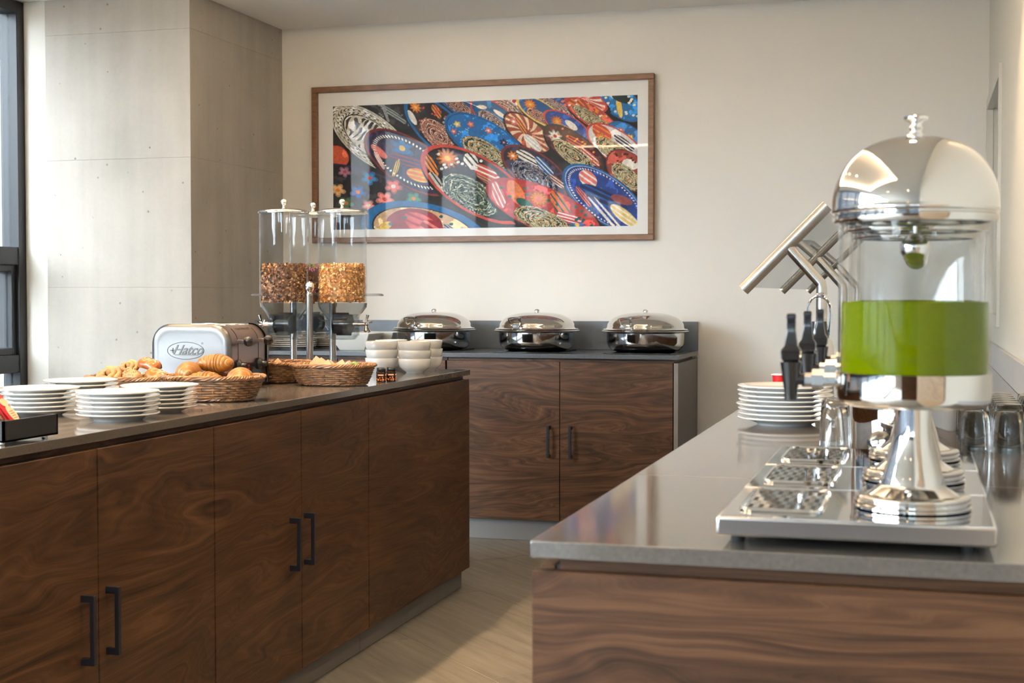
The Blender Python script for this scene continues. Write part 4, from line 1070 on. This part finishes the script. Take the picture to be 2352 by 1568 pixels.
# grooves, slots
xf = hw - 0.004
for gy in (-0.078, 0.072):
    g = MB(); pts = []
    for k in range(9):
        a = R_(5 + 50 * k / 8); pts.append((xf - 0.062 + 0.0622 * math.cos(a), gy, 0.207 - 0.062 + 0.0622 * math.sin(a)))
    pts = [(xf + 0.0002, gy, 0.055)] + pts
    g.tube(pts, 0.0014, 6); g.build('lever_slot', 'dark_slot', t)
for k in range(4):
    yy = -0.105 + 0.07 * k
    box('bread_slot', (-0.085, yy - 0.013, 0.2066), (0.075, yy + 0.013, 0.2078), 'dark_slot', t)
    m = MB(); 
    for a, b in (((-0.088, yy - 0.016, 0.2065), (0.078, yy - 0.013, 0.2095)), ((-0.088, yy + 0.013, 0.2065), (0.078, yy + 0.016, 0.2095))): m.box(a, b)
    m.build('slot_guard', 'mirror_steel', t, bevel=0.0008)
for gy in (-0.078, 0.072):
    lv = MB(); lv.box((xf - 0.002, gy - 0.004, 0.148), (xf + 0.022, gy + 0.018, 0.160)); o = lv.build('lever', 'brushed_steel', t, bevel=0.001)
    m = MB(); m.lathe([(0, -0.014), (0.008, -0.012), (0.0125, -0.006), (0.014, 0.001), (0.0125, 0.008), (0.008, 0.013), (0, 0.0145)], 20, T(xf + 0.030, gy + 0.016, 0.154) @ Rz(R_(20)) @ Matrix.Diagonal((1.2, 1.5, 1.2, 1)))
    m.build('lever_knob', 'black_plastic', o, ang=70)
box('control_strip', (xf - 0.001, -0.125, 0.022), (xf + 0.003, 0.125, 0.082), 'black_plastic', t, bevel=0.001)
for gy in (-0.085, 0.068):
    m = MB(); m.lathe([(0, 0), (0.019, 0), (0.0195, 0.006), (0.015, 0.010), (0.0105, 0.014), (0.0095, 0.030), (0.008, 0.032), (0, 0.032)], 24, T(xf + 0.003, gy, 0.076) @ Ry(PI / 2))
    d = m.build('dial', 'black_plastic', t)
    MB().box((xf + 0.014, gy - 0.003, 0.070), (xf + 0.036, gy + 0.003, 0.0875)).build('dial_grip', 'black_plastic', d, bevel=0.001)
m = MB()
m.lathe([(0, 0), (0.009, 0), (0.009, 0.0006), (0, 0.0006)], 18, T(xf + 0.0031, -0.045, 0.058) @ Ry(PI / 2))
m.build('red_badge', 'print_red', t)
FM = Matrix(((0, 0, 1, 0), (1, 0, 0, 0), (0, 1, 0, 0), (0, 0, 0, 1)))     # text facing +X, upright
text_obj('timer_marks', '888\n888', 0.011, 'print_red', t, T(xf + 0.0034, -0.008, 0.066) @ FM, extrude=0.0002)
aa = R_(52)
pt = (xf - 0.062 + 0.0622 * math.cos(aa), 0.0, 0.207 - 0.062 + 0.0622 * math.sin(aa))
text_obj('warning_print', '\u26A0 CAUTION-HOT'.replace('\u26A0', '!'), 0.014, 'print_dark', t, T(*pt) @ Ry(-aa) @ FM, extrude=0.0003)
for fx in (-hw + 0.03, hw - 0.03):
    for fy in (-hd + 0.04, hd - 0.04): lathe('foot', [(0, 0), (0.012, 0), (0.013, 0.013), (0, 0.013)], 'rubber', t, n=16, loc=(fx, fy, 0))

# ================================================================== CEREAL DISPENSER
def flakes(cx, cy, r, z0, z1, kind, n, seed):
    rg = np.random.default_rng(seed); vs, fs, cols = [], [], []
    if kind == 'loops':
        pal = np.array([(200, 120, 150), (190, 170, 90), (140, 160, 80), (200, 110, 70), (140, 90, 130), (210, 150, 90)])
    elif kind == 'bran': pal = np.array([(150, 105, 70), (120, 80, 55), (178, 132, 92), (92, 62, 48), (200, 160, 120)])
    else: pal = np.array([(236, 186, 122), (222, 164, 98), (244, 204, 150), (204, 142, 80)])
    for k in range(n):
        top = k < n * 0.22
        if top:
            rr = r * math.sqrt(rg.random()) * 0.92; zz = z1 + rg.uniform(-.006, .012)
        else: rr = r * rg.uniform(0.90, 0.955); zz = rg.uniform(z0, z1)
        th = rg.uniform(0, 2 * PI)
        c = Vector((cx + rr * math.cos(th), cy + rr * math.sin(th), zz))
        M = Matrix.Translation(c) @ Matrix.Rotation(rg.uniform(0, 6.28), 4, 'Z') @ Matrix.Rotation(rg.uniform(0, 6.28), 4, 'X') @ Matrix.Rotation(rg.uniform(0, 6.28), 4, 'Y')
        col = s2l(pal[rg.integers(len(pal))] * rg.uniform(.85, 1.1))
        if kind == 'loops':
            m = MB(); N1, N2 = 10, 6; base = len(vs)
            for i in range(N1):
                for j in range(N2):
                    a, b = 2 * PI * i / N1, 2 * PI * j / N2
                    p = Vector(((0.0058 + 0.0028 * math.cos(b)) * math.cos(a), (0.0058 + 0.0028 * math.cos(b)) * math.sin(a), 0.0028 * math.sin(b)))
                    vs.append(M @ p); cols.append(col)
            for i in range(N1):
                for j in range(N2):
                    fs.append((base + i * N2 + j, base + ((i + 1) % N1) * N2 + j, base + ((i + 1) % N1) * N2 + (j + 1) % N2, base + i * N2 + (j + 1) % N2))
        else:
            s = rg.uniform(.0035, .0065); base = len(vs)
            for i in range(3):
                for j in range(3):
                    x, y = (i - 1) * s * rg.uniform(.7, 1.1), (j - 1) * s * 0.8 * rg.uniform(.6, 1.1)
                    vs.append(M @ Vector((x, y, (x * x + y * y) * 45 + rg.uniform(-.001, .001)))); cols.append(col)
            for i in range(2):
                for j in range(2): fs.append((base + i * 3 + j, base + (i + 1) * 3 + j, base + (i + 1) * 3 + j + 1, base + i * 3 + j + 1))
    # the packed core behind the outer flakes
    m = MB(); m.lathe([(0, z0), (r * 0.90, z0), (r * 0.90, z1), (0, z1 + 0.004)], 40, T(cx, cy, 0)); base = len(vs)
    vs += [Vector(p) for p in m.v]; fs += [tuple(i + base for i in f) for f in m.f]
    cols += [s2l((pal.mean(0)) * 0.75)] * len(m.v)
    me = bpy.data.meshes.new('cereal'); me.from_pydata([tuple(v) for v in vs], [], fs)
    ca_ = me.color_attributes.new('col', 'FLOAT_COLOR', 'POINT')
    ca_.data.foreach_set('color', np.array([[*c, 1] for c in cols], np.float32).ravel())
    me.materials.append(MATS['cereal_mix'])
    return me
DC = (-2.155, 4.92)
cd = thing('cereal_dispenser', 'three-cylinder clear cereal dispenser on steel posts behind the toaster', 'cereal dispenser', (DC[0], DC[1], 0.90))
sd_ = lathe('support_disc', [(0.0, 0.3030), (0.240, 0.3030), (0.240, 0.3110), (0.0, 0.3110)], 'clear_acrylic', cd, n=72)
lathe('disc_rim', [(0.238, 0.3026), (0.244, 0.3030), (0.2465, 0.3055), (0.244, 0.3095), (0.238, 0.3114)], 'disc_acrylic', sd_, n=72)
cyls = [(-2.248, 4.832, 'bran', 1, PI), (-2.040, 4.885, 'corn', 2, 0), (-2.222, 5.035, 'loops', 3, PI / 2)]
for i, (x, y, kind, sd, kd) in enumerate(cyls):
    x -= DC[0]; y -= DC[1]
    rc = 0.090
    cy_ = lathe('cylinder', [(rc, 0.277), (rc, 0.603), (rc - 0.003, 0.603), (rc - 0.003, 0.277)], 'clear_acrylic', cd, n=64, loc=(x, y, 0), ang=30)
    ld = lathe('lid', [(0, 0.604), (rc + 0.003, 0.604), (rc + 0.004, 0.609), (rc + 0.001, 0.613), (rc * 0.7, 0.620), (rc * 0.3, 0.6245), (0, 0.6255)], 'mirror_steel', cd, n=56, loc=(x, y, 0))
    lathe('lid_knob', [(0, 0.624), (0.008, 0.624), (0.0065, 0.629), (0.005, 0.634), (0.007, 0.637), (0.0115, 0.641), (0.0125, 0.647), (0.010, 0.653), (0.005, 0.6565), (0, 0.657)], 'chrome', ld, n=20)
    ce = bpy.data.objects.new('cereal', flakes(0, 0, rc - 0.004, 0.281, 0.408, kind, 480 if kind == 'loops' else 2600, sd)); C.objects.link(ce); ce.parent = cd; ce.location = (x, y, 0); ce['kind'] = 'stuff'
    lathe('hopper', [(rc, 0.277), (rc - 0.002, 0.262), (rc * 0.62, 0.218), (rc * 0.60, 0.218), (rc - 0.006, 0.264), (rc - 0.004, 0.277)], 'disc_acrylic', cd, n=10, loc=(x, y, 0), rot=(0, 0, R_(18)))
    cone = lathe('hopper_cereal', [(0, 0.279), (rc * 0.92, 0.279), (rc * 0.88, 0.262), (rc * 0.5, 0.226), (0, 0.224)], 'bread' if kind == 'corn' else 'pastry_brown', cd, n=24, loc=(x, y, 0)) if kind == 'none' else None
    # octagonal valve housing with the dark paddle wheel inside and a star knob outside
    vh = lathe('valve_housing', [(0.062, 0.158), (0.062, 0.236), (0.0595, 0.236), (0.0595, 0.161), (0.050, 0.146), (0.0, 0.146), (0.0, 0.1435), (0.052, 0.1435)], 'clear_acrylic', cd, n=8, loc=(x, y, 0), rot=(0, 0, R_(22.5)), closed=True) if False else MB().lathe([(0.0, 0.1435), (0.047, 0.1435), (0.062, 0.160), (0.062, 0.236), (0.0595, 0.236), (0.0595, 0.162), (0.046, 0.146), (0, 0.146)], 8).build('valve_housing', 'disc_acrylic', cd, loc=(x, y, 0), rot=(0, 0, R_(22.5)))
    pw = MB(); ax = T(0, 0, 0.200) @ Rz(kd)
    for q in range(6):
        a = 2 * PI * q / 6 + 0.3
        pw.box((-0.029, -0.003, 0.004), (0.029, 0.003, 0.043), ax @ Rx(a))
    pw.lathe([(0, -0.031), (0.036, -0.031), (0.036, -0.028), (0, -0.028)], 20, ax @ Ry(PI / 2)); pw.lathe([(0, 0.028), (0.036, 0.028), (0.036, 0.031), (0, 0.031)], 20, ax @ Ry(PI / 2))
    pw.lathe([(0.0, -0.029), (0.030, -0.029), (0.030, 0.029), (0, 0.029)], 16, ax @ Ry(PI / 2))
    pw.build('paddle_wheel', 'black_plastic', cd, loc=(x, y, 0))
    kn = MB(); kn.lathe([(0, 0.035), (0.0075, 0.035), (0.0075, 0.085), (0.010, 0.087), (0.010, 0.098), (0.006, 0.100), (0, 0.100)], 16, ax @ Ry(PI / 2))
    for q in range(5):
        a = 2 * PI * q / 5 + 0.25
        kn.tube([(0.092, 0, 0), (0.094, 0.016 * math.cos(a), 0.016 * math.sin(a)), (0.098, 0.034 * math.cos(a), 0.034 * math.sin(a))], [0.0045, 0.0035, 0.0062], 8, M=ax)
    kn.build('turning_knob', 'chrome', cd, loc=(x, y, 0))
for i, (x, y) in enumerate(((-2.118, 4.765), (-2.282, 4.985), (-2.128, 5.0))):
    x -= DC[0]; y -= DC[1]
    p = lathe('post', [(0, 0.006), (0.0125, 0.006), (0.0125, 0.300), (0.0135, 0.3045), (0.0135, 0.3115), (0, 0.3115)], 'satin_steel', cd, n=24, loc=(x, y, 0))
    lathe('finial', [(0, 0.311), (0.010, 0.311), (0.0085, 0.316), (0.014, 0.324), (0.017, 0.335), (0.0155, 0.346), (0.010, 0.354), (0, 0.3575)], 'chrome', p, n=24)
    lathe('post_foot', [(0, 0), (0.028, 0), (0.030, 0.003), (0.016, 0.008), (0, 0.008)], 'satin_steel', cd, n=28, loc=(x, y, 0))

# ================================================================== JUICE DISPENSERS
def juice_dispenser(loc, label):
    t = thing('juice_dispenser', label, 'juice dispenser', loc, 0, 'juice dispensers in a row')
    x0, x1, y0, y1 = -0.240, 0.089, -0.138, 0.138
    box('drip_tray', (x0, y0, 0.013), (x1, y1, 0.0365), 'tray_steel', t, bevel=0.003)
    box('tray_top', (x0 + 0.004, y0 + 0.004, 0.0363), (x1 - 0.004, y1 - 0.004, 0.0370), 'mirror_steel', t)
    for fx in (x0 + 0.022, x1 - 0.03):
        for fy in (y0 + 0.045, y1 - 0.03): lathe('foot', [(0, 0), (0.0085, 0), (0.0095, 0.004), (0.0085, 0.0135), (0, 0.0135)], 'rubber', t, n=18, loc=(fx, fy, 0))
    gx0, gx1, gy0, gy1 = -0.218, -0.118, -0.085, 0.115
    box('drip_pan', (gx0 + 0.003, gy0 + 0.003, 0.0368), (gx1 - 0.003, gy1 - 0.003, 0.0376), 'dark_slot', t)
    rim = MB(); rim.tube([(gx0 + (gx1 - gx0) * (x / 2 + .5), gy0 + (gy1 - gy0) * (y / 2 + .5), 0.0385) for x, y in superell(1, 1, 10, 48)], 0.0026, 8, closed=True)
    rim.build('grid_rim', 'chrome', t)
    g = MB(); nx, ny = 7, 3
    sx, sy = (gx1 - gx0 - 0.008) / nx, (gy1 - gy0 - 0.008) / ny
    for i in range(nx + 1): xx = gx0 + 0.004 + i * sx; g.box((xx - 0.0036, gy0 + 0.002, 0.0376), (xx + 0.0036, gy1 - 0.002, 0.0388))
    for j in range(ny + 1): yy = gy0 + 0.004 + j * sy; g.box((gx0 + 0.002, max(gy0 + 0.002, yy - 0.015), 0.0376), (gx1 - 0.002, min(gy1 - 0.002, yy + 0.015), 0.0388))
    gg = g.build('drip_grid', 'mirror_steel', t)
    # lifting tab of the grid
    MB().tube([(-0.150, 0.0, 0.0385), (-0.150, 0.0, 0.047), (-0.150, 0.03, 0.047), (-0.150, 0.03, 0.0385)], 0.0018, 6).build('grid_tab', 'chrome', gg)
    # ringed base, flared pedestal, collar, tank, lid
    pr = [(0, 0.037)]
    for k in range(3): z = 0.037 + 0.0058 * k; pr += [(0.0715 - 0.0006 * k, z + 0.0004), (0.0735 - 0.0008 * k, z + 0.0018), (0.0735 - 0.0008 * k, z + 0.0044), (0.0715 - 0.0006 * k, z + 0.0058)]
    pr += [(0.066, 0.0556), (0, 0.0556)]
    lathe('base', pr, 'mirror_steel', t, n=64, loc=(-0.008, 0, 0))
    ped = [(0.058, 0.055), (0.053, 0.058), (0.044, 0.0635), (0.0405, 0.0670), (0.0400, 0.0700), (0.0375, 0.079), (0.0315, 0.097), (0.0260, 0.116), (0.0232, 0.136), (0.0225, 0.170)]
    lathe('pedestal', [(0, 0.055)] + ped + [(0, 0.170)], 'mirror_steel', t, n=48, loc=(-0.008, 0, 0))
    lathe('collar', [(0, 0.168), (0.082, 0.168), (0.090, 0.1695), (0.0945, 0.175), (0.0952, 0.182), (0.0952, 0.2105), (0.0925, 0.2115), (0, 0.2115)], 'mirror_steel', t, n=72, loc=(-0.008, 0, 0))
    lathe('juice', [(0, 0.2116), (0.0905, 0.2116), (0.0905, 0.2995), (0.088, 0.3), (0, 0.3)], 'juice', t, n=64, loc=(-0.008, 0, 0))
    tk = lathe('tank', [(0.0945, 0.2115), (0.0945, 0.3995), (0.0955, 0.402), (0.0945, 0.404), (0.0915, 0.404), (0.0915, 0.2115)], 'clear_acrylic', t, n=72, loc=(-0.008, 0, 0))
    lid = [(0.092, 0.400), (0.1005, 0.400), (0.1020, 0.403), (0.1020, 0.409), (0.1000, 0.4105), (0.1000, 0.4125), (0.1035, 0.414), (0.1045, 0.4165), (0.1035, 0.419)]
    lid += [(0.1033 * math.cos(a) ** 0.80, 0.420 + 0.089 * math.sin(a)) for a in np.linspace(0.03, PI / 2 - 0.03, 22)] + [(0, 0.5092)]
    ld = lathe('lid', lid, 'mirror_steel', t, n=80, loc=(-0.008, 0, 0))
    lathe('lid_knob', [(0, 0.507), (0.0125, 0.5085), (0.012, 0.511), (0.0075, 0.513), (0.0065, 0.517), (0.0085, 0.520), (0.0065, 0.524), (0.008, 0.528), (0.0145, 0.531), (0.015, 0.534), (0.012, 0.536), (0, 0.5365)], 'chrome', ld, n=28)
    st = MB(); st.lathe([(0, 0.398), (0.0025, 0.398), (0.0025, 0.386), (0, 0.386)], 12)
    st.lathe([(0.0185 * math.sin(a), 0.369 - 0.0185 * math.cos(a)) for a in np.linspace(0, PI, 17)], 28)
    st.build('hanging_ball', 'chrome', ld)
    # tap: steel spigot and nut, black body and lever
    sp = MB(); sp.lathe([(0, 0.085), (0.0085, 0.085), (0.0085, 0.112), (0.0135, 0.112), (0.0135, 0.127), (0.0085, 0.128), (0.0085, 0.136), (0, 0.136)], 6, T(-0.008, 0, 0.199) @ Ry(-PI / 2))
    sp.lathe([(0, 0.088), (0.0125, 0.088), (0.0125, 0.0965), (0, 0.0965)], 24, T(-0.008, 0, 0.199) @ Ry(-PI / 2))
    tp = sp.build('tap', 'satin_steel', t)
    bx = -0.162
    bd = MB(); bd.lathe([(0, 0.172), (0.0082, 0.172), (0.0088, 0.184), (0.0135, 0.218), (0.0140, 0.2215), (0.0115, 0.2225), (0.0095, 0.224), (0, 0.224)], 24, T(bx, 0, 0))
    bd.lathe([(0, 0), (0.0075, 0), (0.0075, 0.03), (0, 0.03)], 14, T(bx, 0, 0.199) @ Ry(PI / 2))
    b_ = bd.build('tap_body', 'black_plastic', tp)
    hd_ = MB(); lay = [(0.0115, 0.011, 0.2235), (0.0130, 0.012, 0.2275), (0.0135, 0.0125, 0.236), (0.0125, 0.0115, 0.2385), (0.009, 0.010, 0.243), (0.0075, 0.0085, 0.252), (0.0062, 0.0070, 0.262), (0.0060, 0.0065, 0.276), (0.0066, 0.0068, 0.281), (0.0058, 0.006, 0.2845), (0, 0, 0.285)]
    hd_.lathe([(1e-9, 0.2235)] + [(a, z) for a, b, z in lay], 4, T(bx, 0, 0) @ Rz(PI / 4) @ Matrix.Diagonal((1.3, 1.3, 1, 1)))
    hd_.build('tap_lever', 'black_plastic', b_, bevel=0.0012)
    return t
jd = juice_dispenser((0, 1.895, 0.90), 'steel-lidded juice dispenser of green juice at the counter end')
dup(jd, (0, 2.176, 0.90), None, 'juice dispenser directly behind the one at the counter end')
dup(jd, (0, 2.457, 0.90), None, 'last juice dispenser in the row, beside the steel canister')

# ================================================================== THINGS BEHIND THE DISPENSERS
can = thing('steel_canister', 'tall polished steel canister behind the juice dispensers', 'canister', (-0.0255, 2.805, 0.90))
lathe('body', [(0, 0), (0.098, 0), (0.1, 0.003), (0.1, 0.185), (0.098, 0.188), (0, 0.188)], 'mirror_steel', can, n=64)
lathe('lid', [(0, 0.188), (0.102, 0.188), (0.102, 0.194), (0.06, 0.202), (0, 0.204)], 'mirror_steel', can, n=64)
# tumblers, upside down
gprof = [(0.0300, 0.0), (0.0303, 0.002), (0.0285, 0.055), (0.0270, 0.078), (0.0262, 0.090), (0.0235, 0.0955), (0.010, 0.097), (0, 0.0965), (0, 0.083), (0.012, 0.0822), (0.0225, 0.081), (0.0248, 0.076), (0.0265, 0.055), (0.0285, 0.002), (0.0290, 0.0)]
GM = MB().lathe(gprof, 36).mesh('tumbler', 'tumbler_glass')
def tumbler(x, y, label, group):
    o = bpy.data.objects.new('tumbler', GM); C.objects.link(o); o.location = (x, y, 0.90); tag(o, label, 'glass', group)
for j in range(6):
    for i in range(4):
        x = 0.105 + 0.0615 * i; y = 2.95 + 0.0625 * j
        if x > 0.275: x = 0.262 if j % 2 == 0 else 0.2615
        if i == 3: continue
        tumbler(x, y, 'upturned clear tumbler %s, %s row behind the drip trays' % (['on the canister side', 'in the middle of the block', 'against the splashback'][i], ['first', 'second', 'third', 'fourth', 'fifth', 'sixth'][j]), 'upturned tumblers by the splashback')
for k in range(2): tumbler(-0.166, 2.965 + 0.063 * k, 'upturned clear tumbler beside the steel canister, %s' % ['nearer the drip trays', 'nearer the stacked plates'][k], 'tumblers beside the plates')
tag(lathe('glass_saucer', [(0, 0), (0.03, 0), (0.034, 0.003), (0.058, 0.012), (0.060, 0.014), (0.057, 0.0145), (0.032, 0.0065), (0, 0.005)], 'tumbler_glass', n=48, loc=(-0.152, 2.675, 0.90)), 'small clear glass saucer behind the drip trays', 'saucer')
# steel flask with a bail handle
fl = thing('steel_flask', 'slim steel flask with a chrome bail handle behind the taps', 'flask', (-0.262, 3.93, 0.90))
lathe('body', [(0, 0), (0.038, 0), (0.040, 0.004), (0.040, 0.165), (0.034, 0.185), (0.030, 0.192), (0, 0.192)], 'mirror_steel', fl, n=40)
lathe('stopper', [(0, 0.192), (0.026, 0.192), (0.027, 0.205), (0.022, 0.222), (0.02, 0.236), (0, 0.238)], 'black_plastic', fl, n=28)
bh = MB(); pts = []
for k in range(17):
    a = PI * k / 16; pts.append((-0.031 * math.cos(a), 0, 0.255 + 0.052 * math.sin(a) ** 0.8))
bh.tube([(-0.027, 0, 0.200)] + pts + [(0.027, 0, 0.200)], [0.0035] * 6 + [0.0042, 0.0052, 0.0066, 0.0072, 0.0078, 0.0072, 0.0066, 0.0052, 0.0042] + [0.0035] * 4, 10)
bh.build('bail_handle', 'chrome', fl)
# yoghurt tubs and cutlery
def tub(x, y, mat, label, r=0.024, h=0.052):
    t = thing('yoghurt_tub', label, 'tub', (x, y, 0.90))
    lathe('cup', [(0, 0), (r * 0.84, 0), (r, h), (0, h)], mat, t, n=24)
    lathe('lid', [(0, h), (r * 1.12, h), (r * 1.12, h + 0.0025), (r * 0.9, h + 0.004), (0, h + 0.004)], 'tub_white', t, n=24)
    lathe('base_band', [(r * 0.845, 0.0005), (r * 0.90, 0.012), (r * 0.905, 0.012), (r * 0.855, 0.0005)], 'foil_green', t, n=24)
tub(-0.430, 4.62, 'tub_red', 'small red tub with white lid behind the plates')
tub(-0.345, 4.64, 'tub_teal', 'small teal tub with white lid behind the plates')
def spoon(name, label, loc, rz):
    m = MB()
    N = 18; pts = []
    vs = []; fs = []
    for i in range(N):
        u = i / (N - 1); L = 0.18
        w_ = 0.006 if u < 0.62 else 0.0045 + 0.0145 * math.sin(PI * (u - 0.62) / 0.38 * 0.97 + 0.03) ** 0.7
        if u < 0.12: w_ = 0.0075
        z = 0.004 + 0.006 * math.sin(PI * u) * (u < 0.75)
        d = 0.0012
        vs += [(u * L, -w_, z), (u * L, 0, z - (0.003 if u > 0.64 else 0)), (u * L, w_, z), (u * L, w_, z + d), (u * L, 0, z + d - (0.003 if u > 0.64 else 0)), (u * L, -w_, z + d)]
    for i in range(N - 1):
        for k in range(6): fs.append((i * 6 + k, i * 6 + (k + 1) % 6, (i + 1) * 6 + (k + 1) % 6, (i + 1) * 6 + k))
    fs += [tuple(range(6)), tuple((N - 1) * 6 + k for k in range(6))]
    m.add(vs, fs)
    tag(m.build(name, 'chrome', loc=loc, rot=(0, 0, rz), ang=50), label, 'spoon', 'spoons on the drinks counter')
spoon('spoon', 'steel spoon lying behind the plates with its end sticking out', (-0.452, 3.70, 0.90), R_(8))
spoon('spoon', 'steel spoon lying beside the red tub', (-0.462, 4.705, 0.90), R_(-5))

# ================================================================== SNEEZE GUARD
sg = thing('sneeze_guard', 'steel tube sneeze guard with slanted glass over the drinks counter', 'sneeze guard', (0, 0, 0.90))
A0, A1 = (-0.521, 0.323), (-0.272, 0.575)
for y in (4.40, 5.64, 6.98):
    tube('guard_tube', [(A0[0], y, A0[1]), (A1[0], y, A1[1])], 0.0192, 'satin_steel', sg, n=28)
    m = MB()
    bz = 0.342
    m.tube([(-0.390, y, 0.455), (-0.300, y, bz + 0.012), (-0.290, y, bz), (-0.287, y, bz - 0.014), (-0.287, y, 0.004)], 0.0165, 24)
    p = m.build('post', 'satin_steel', sg)
    lathe('post_flange', [(0, 0), (0.036, 0), (0.036, 0.004), (0.02, 0.006), (0, 0.006)], 'satin_steel', sg, n=28, loc=(-0.287, y, 0))
dx, dz = A1[0] - A0[0], A1[1] - A0[1]; ln = math.hypot(dx, dz); nx, nz_ = -dz / ln, dx / ln
for ya, yb in ((4.42, 5.622), (5.658, 6.962)):
    m = MB(); q = 0.004; k0, k1 = 0.04, 0.97
    P0 = (A0[0] + dx * k0, A0[1] + dz * k0); P1 = (A0[0] + dx * k1, A0[1] + dz * k1)
    vs = []
    for yq in (ya, yb):
        for (px_, pz) in ((P0[0] + nx * q, P0[1] + nz_ * q), (P1[0] + nx * q, P1[1] + nz_ * q), (P1[0] - nx * q, P1[1] - nz_ * q), (P0[0] - nx * q, P0[1] - nz_ * q)): vs.append((px_, yq, pz))
    m.add(vs, [(0, 1, 2, 3), (4, 7, 6, 5), (0, 4, 5, 1), (1, 5, 6, 2), (2, 6, 7, 3), (3, 7, 4, 0)])
    m.build('glass_shield', 'guard_glass', sg, smooth=False)

# ================================================================== OPEN ROOM BEHIND THE CAMERA
sb = thing('added_sideboard', 'long dark walnut cabinet, added unseen to darken steel reflections', 'added_sideboard', (-1.6, -3.3, 0))  # added out of view so the steel drip tray mirrors something dark
box('body', (0, -0.5, 0.08), (3.4, -0.02, 0.86), 'walnut', sb, bevel=0.002)
box('top', (-0.02, -0.52, 0.86), (3.42, 0.02, 0.89), 'quartz', sb, bevel=0.002)
box('plinth', (0.05, -0.45, 0.0), (3.35, -0.06, 0.08), 'carcass', sb)
for k in range(4):
    d = box('door', (0.01 + 0.848 * k, -0.02, 0.10), (0.845 + 0.848 * k, 0.0, 0.84), 'walnut', sb, bevel=0.001, seg=1)
su = thing('added_shelf_unit', 'tall dark walnut shelves, added unseen as a dark shape in reflections', 'shelf', (1.5, YF, 0))  # added out of view, gives the steel lids a dark area to reflect
box('back', (0, 0.002, 0.02), (2.4, 0.02, 2.2), 'carcass', su)
for k in range(4): box('upright', (0.79 * k, 0.02, 0), (0.79 * k + 0.03, 0.40, 2.2), 'walnut', su)
for k in range(6): box('shelf', (0.0, 0.021, 0.05 + 0.425 * k), (2.4, 0.395, 0.075 + 0.425 * k), 'walnut', su)

# ================================================================== CEILING DOWNLIGHTS
def downlight(x, y, power, label, angle=95):
    t = thing('ceiling_downlight', label, 'downlight', (x, y, CEIL + (CH if CX0 < x < CX1 and CY0 < y < CY1 else 0)), 0, 'ceiling downlights')
    lathe('trim_ring', [(0.038, 0.0), (0.052, 0.0), (0.052, -0.004), (0.046, -0.006), (0.038, -0.003)], 'tub_white', t, n=32)
    lathe('lens', [(0, -0.0005), (0.038, -0.0005), (0.038, -0.002), (0, -0.002)], 'lamp_lens', t, n=32)
    spot(t, power, angle)
for y, l, pw_, an_ in ((2.6, 'above the plate stacks', 60, 95), (3.75, 'above the pastry baskets', 62, 85), (4.78, 'above the cereal bowls', 36, 58)):
    downlight(-2.36, y, pw_, 'recessed warm ceiling downlight %s' % l, an_)
for y, l in ((2.9, 'above the tumblers'), (4.6, 'above the sneeze guard')):
    downlight(-0.05, y, 22, 'recessed warm ceiling downlight %s' % l)
for x, y, l in ((-2.4, -1.2, 'over the open room on the window side'), (-0.6, -1.6, 'over the middle of the open room'), (1.6, -3.0, 'over the far side of the open room')):
    downlight(x, y, 40, 'recessed warm ceiling downlight %s' % l)
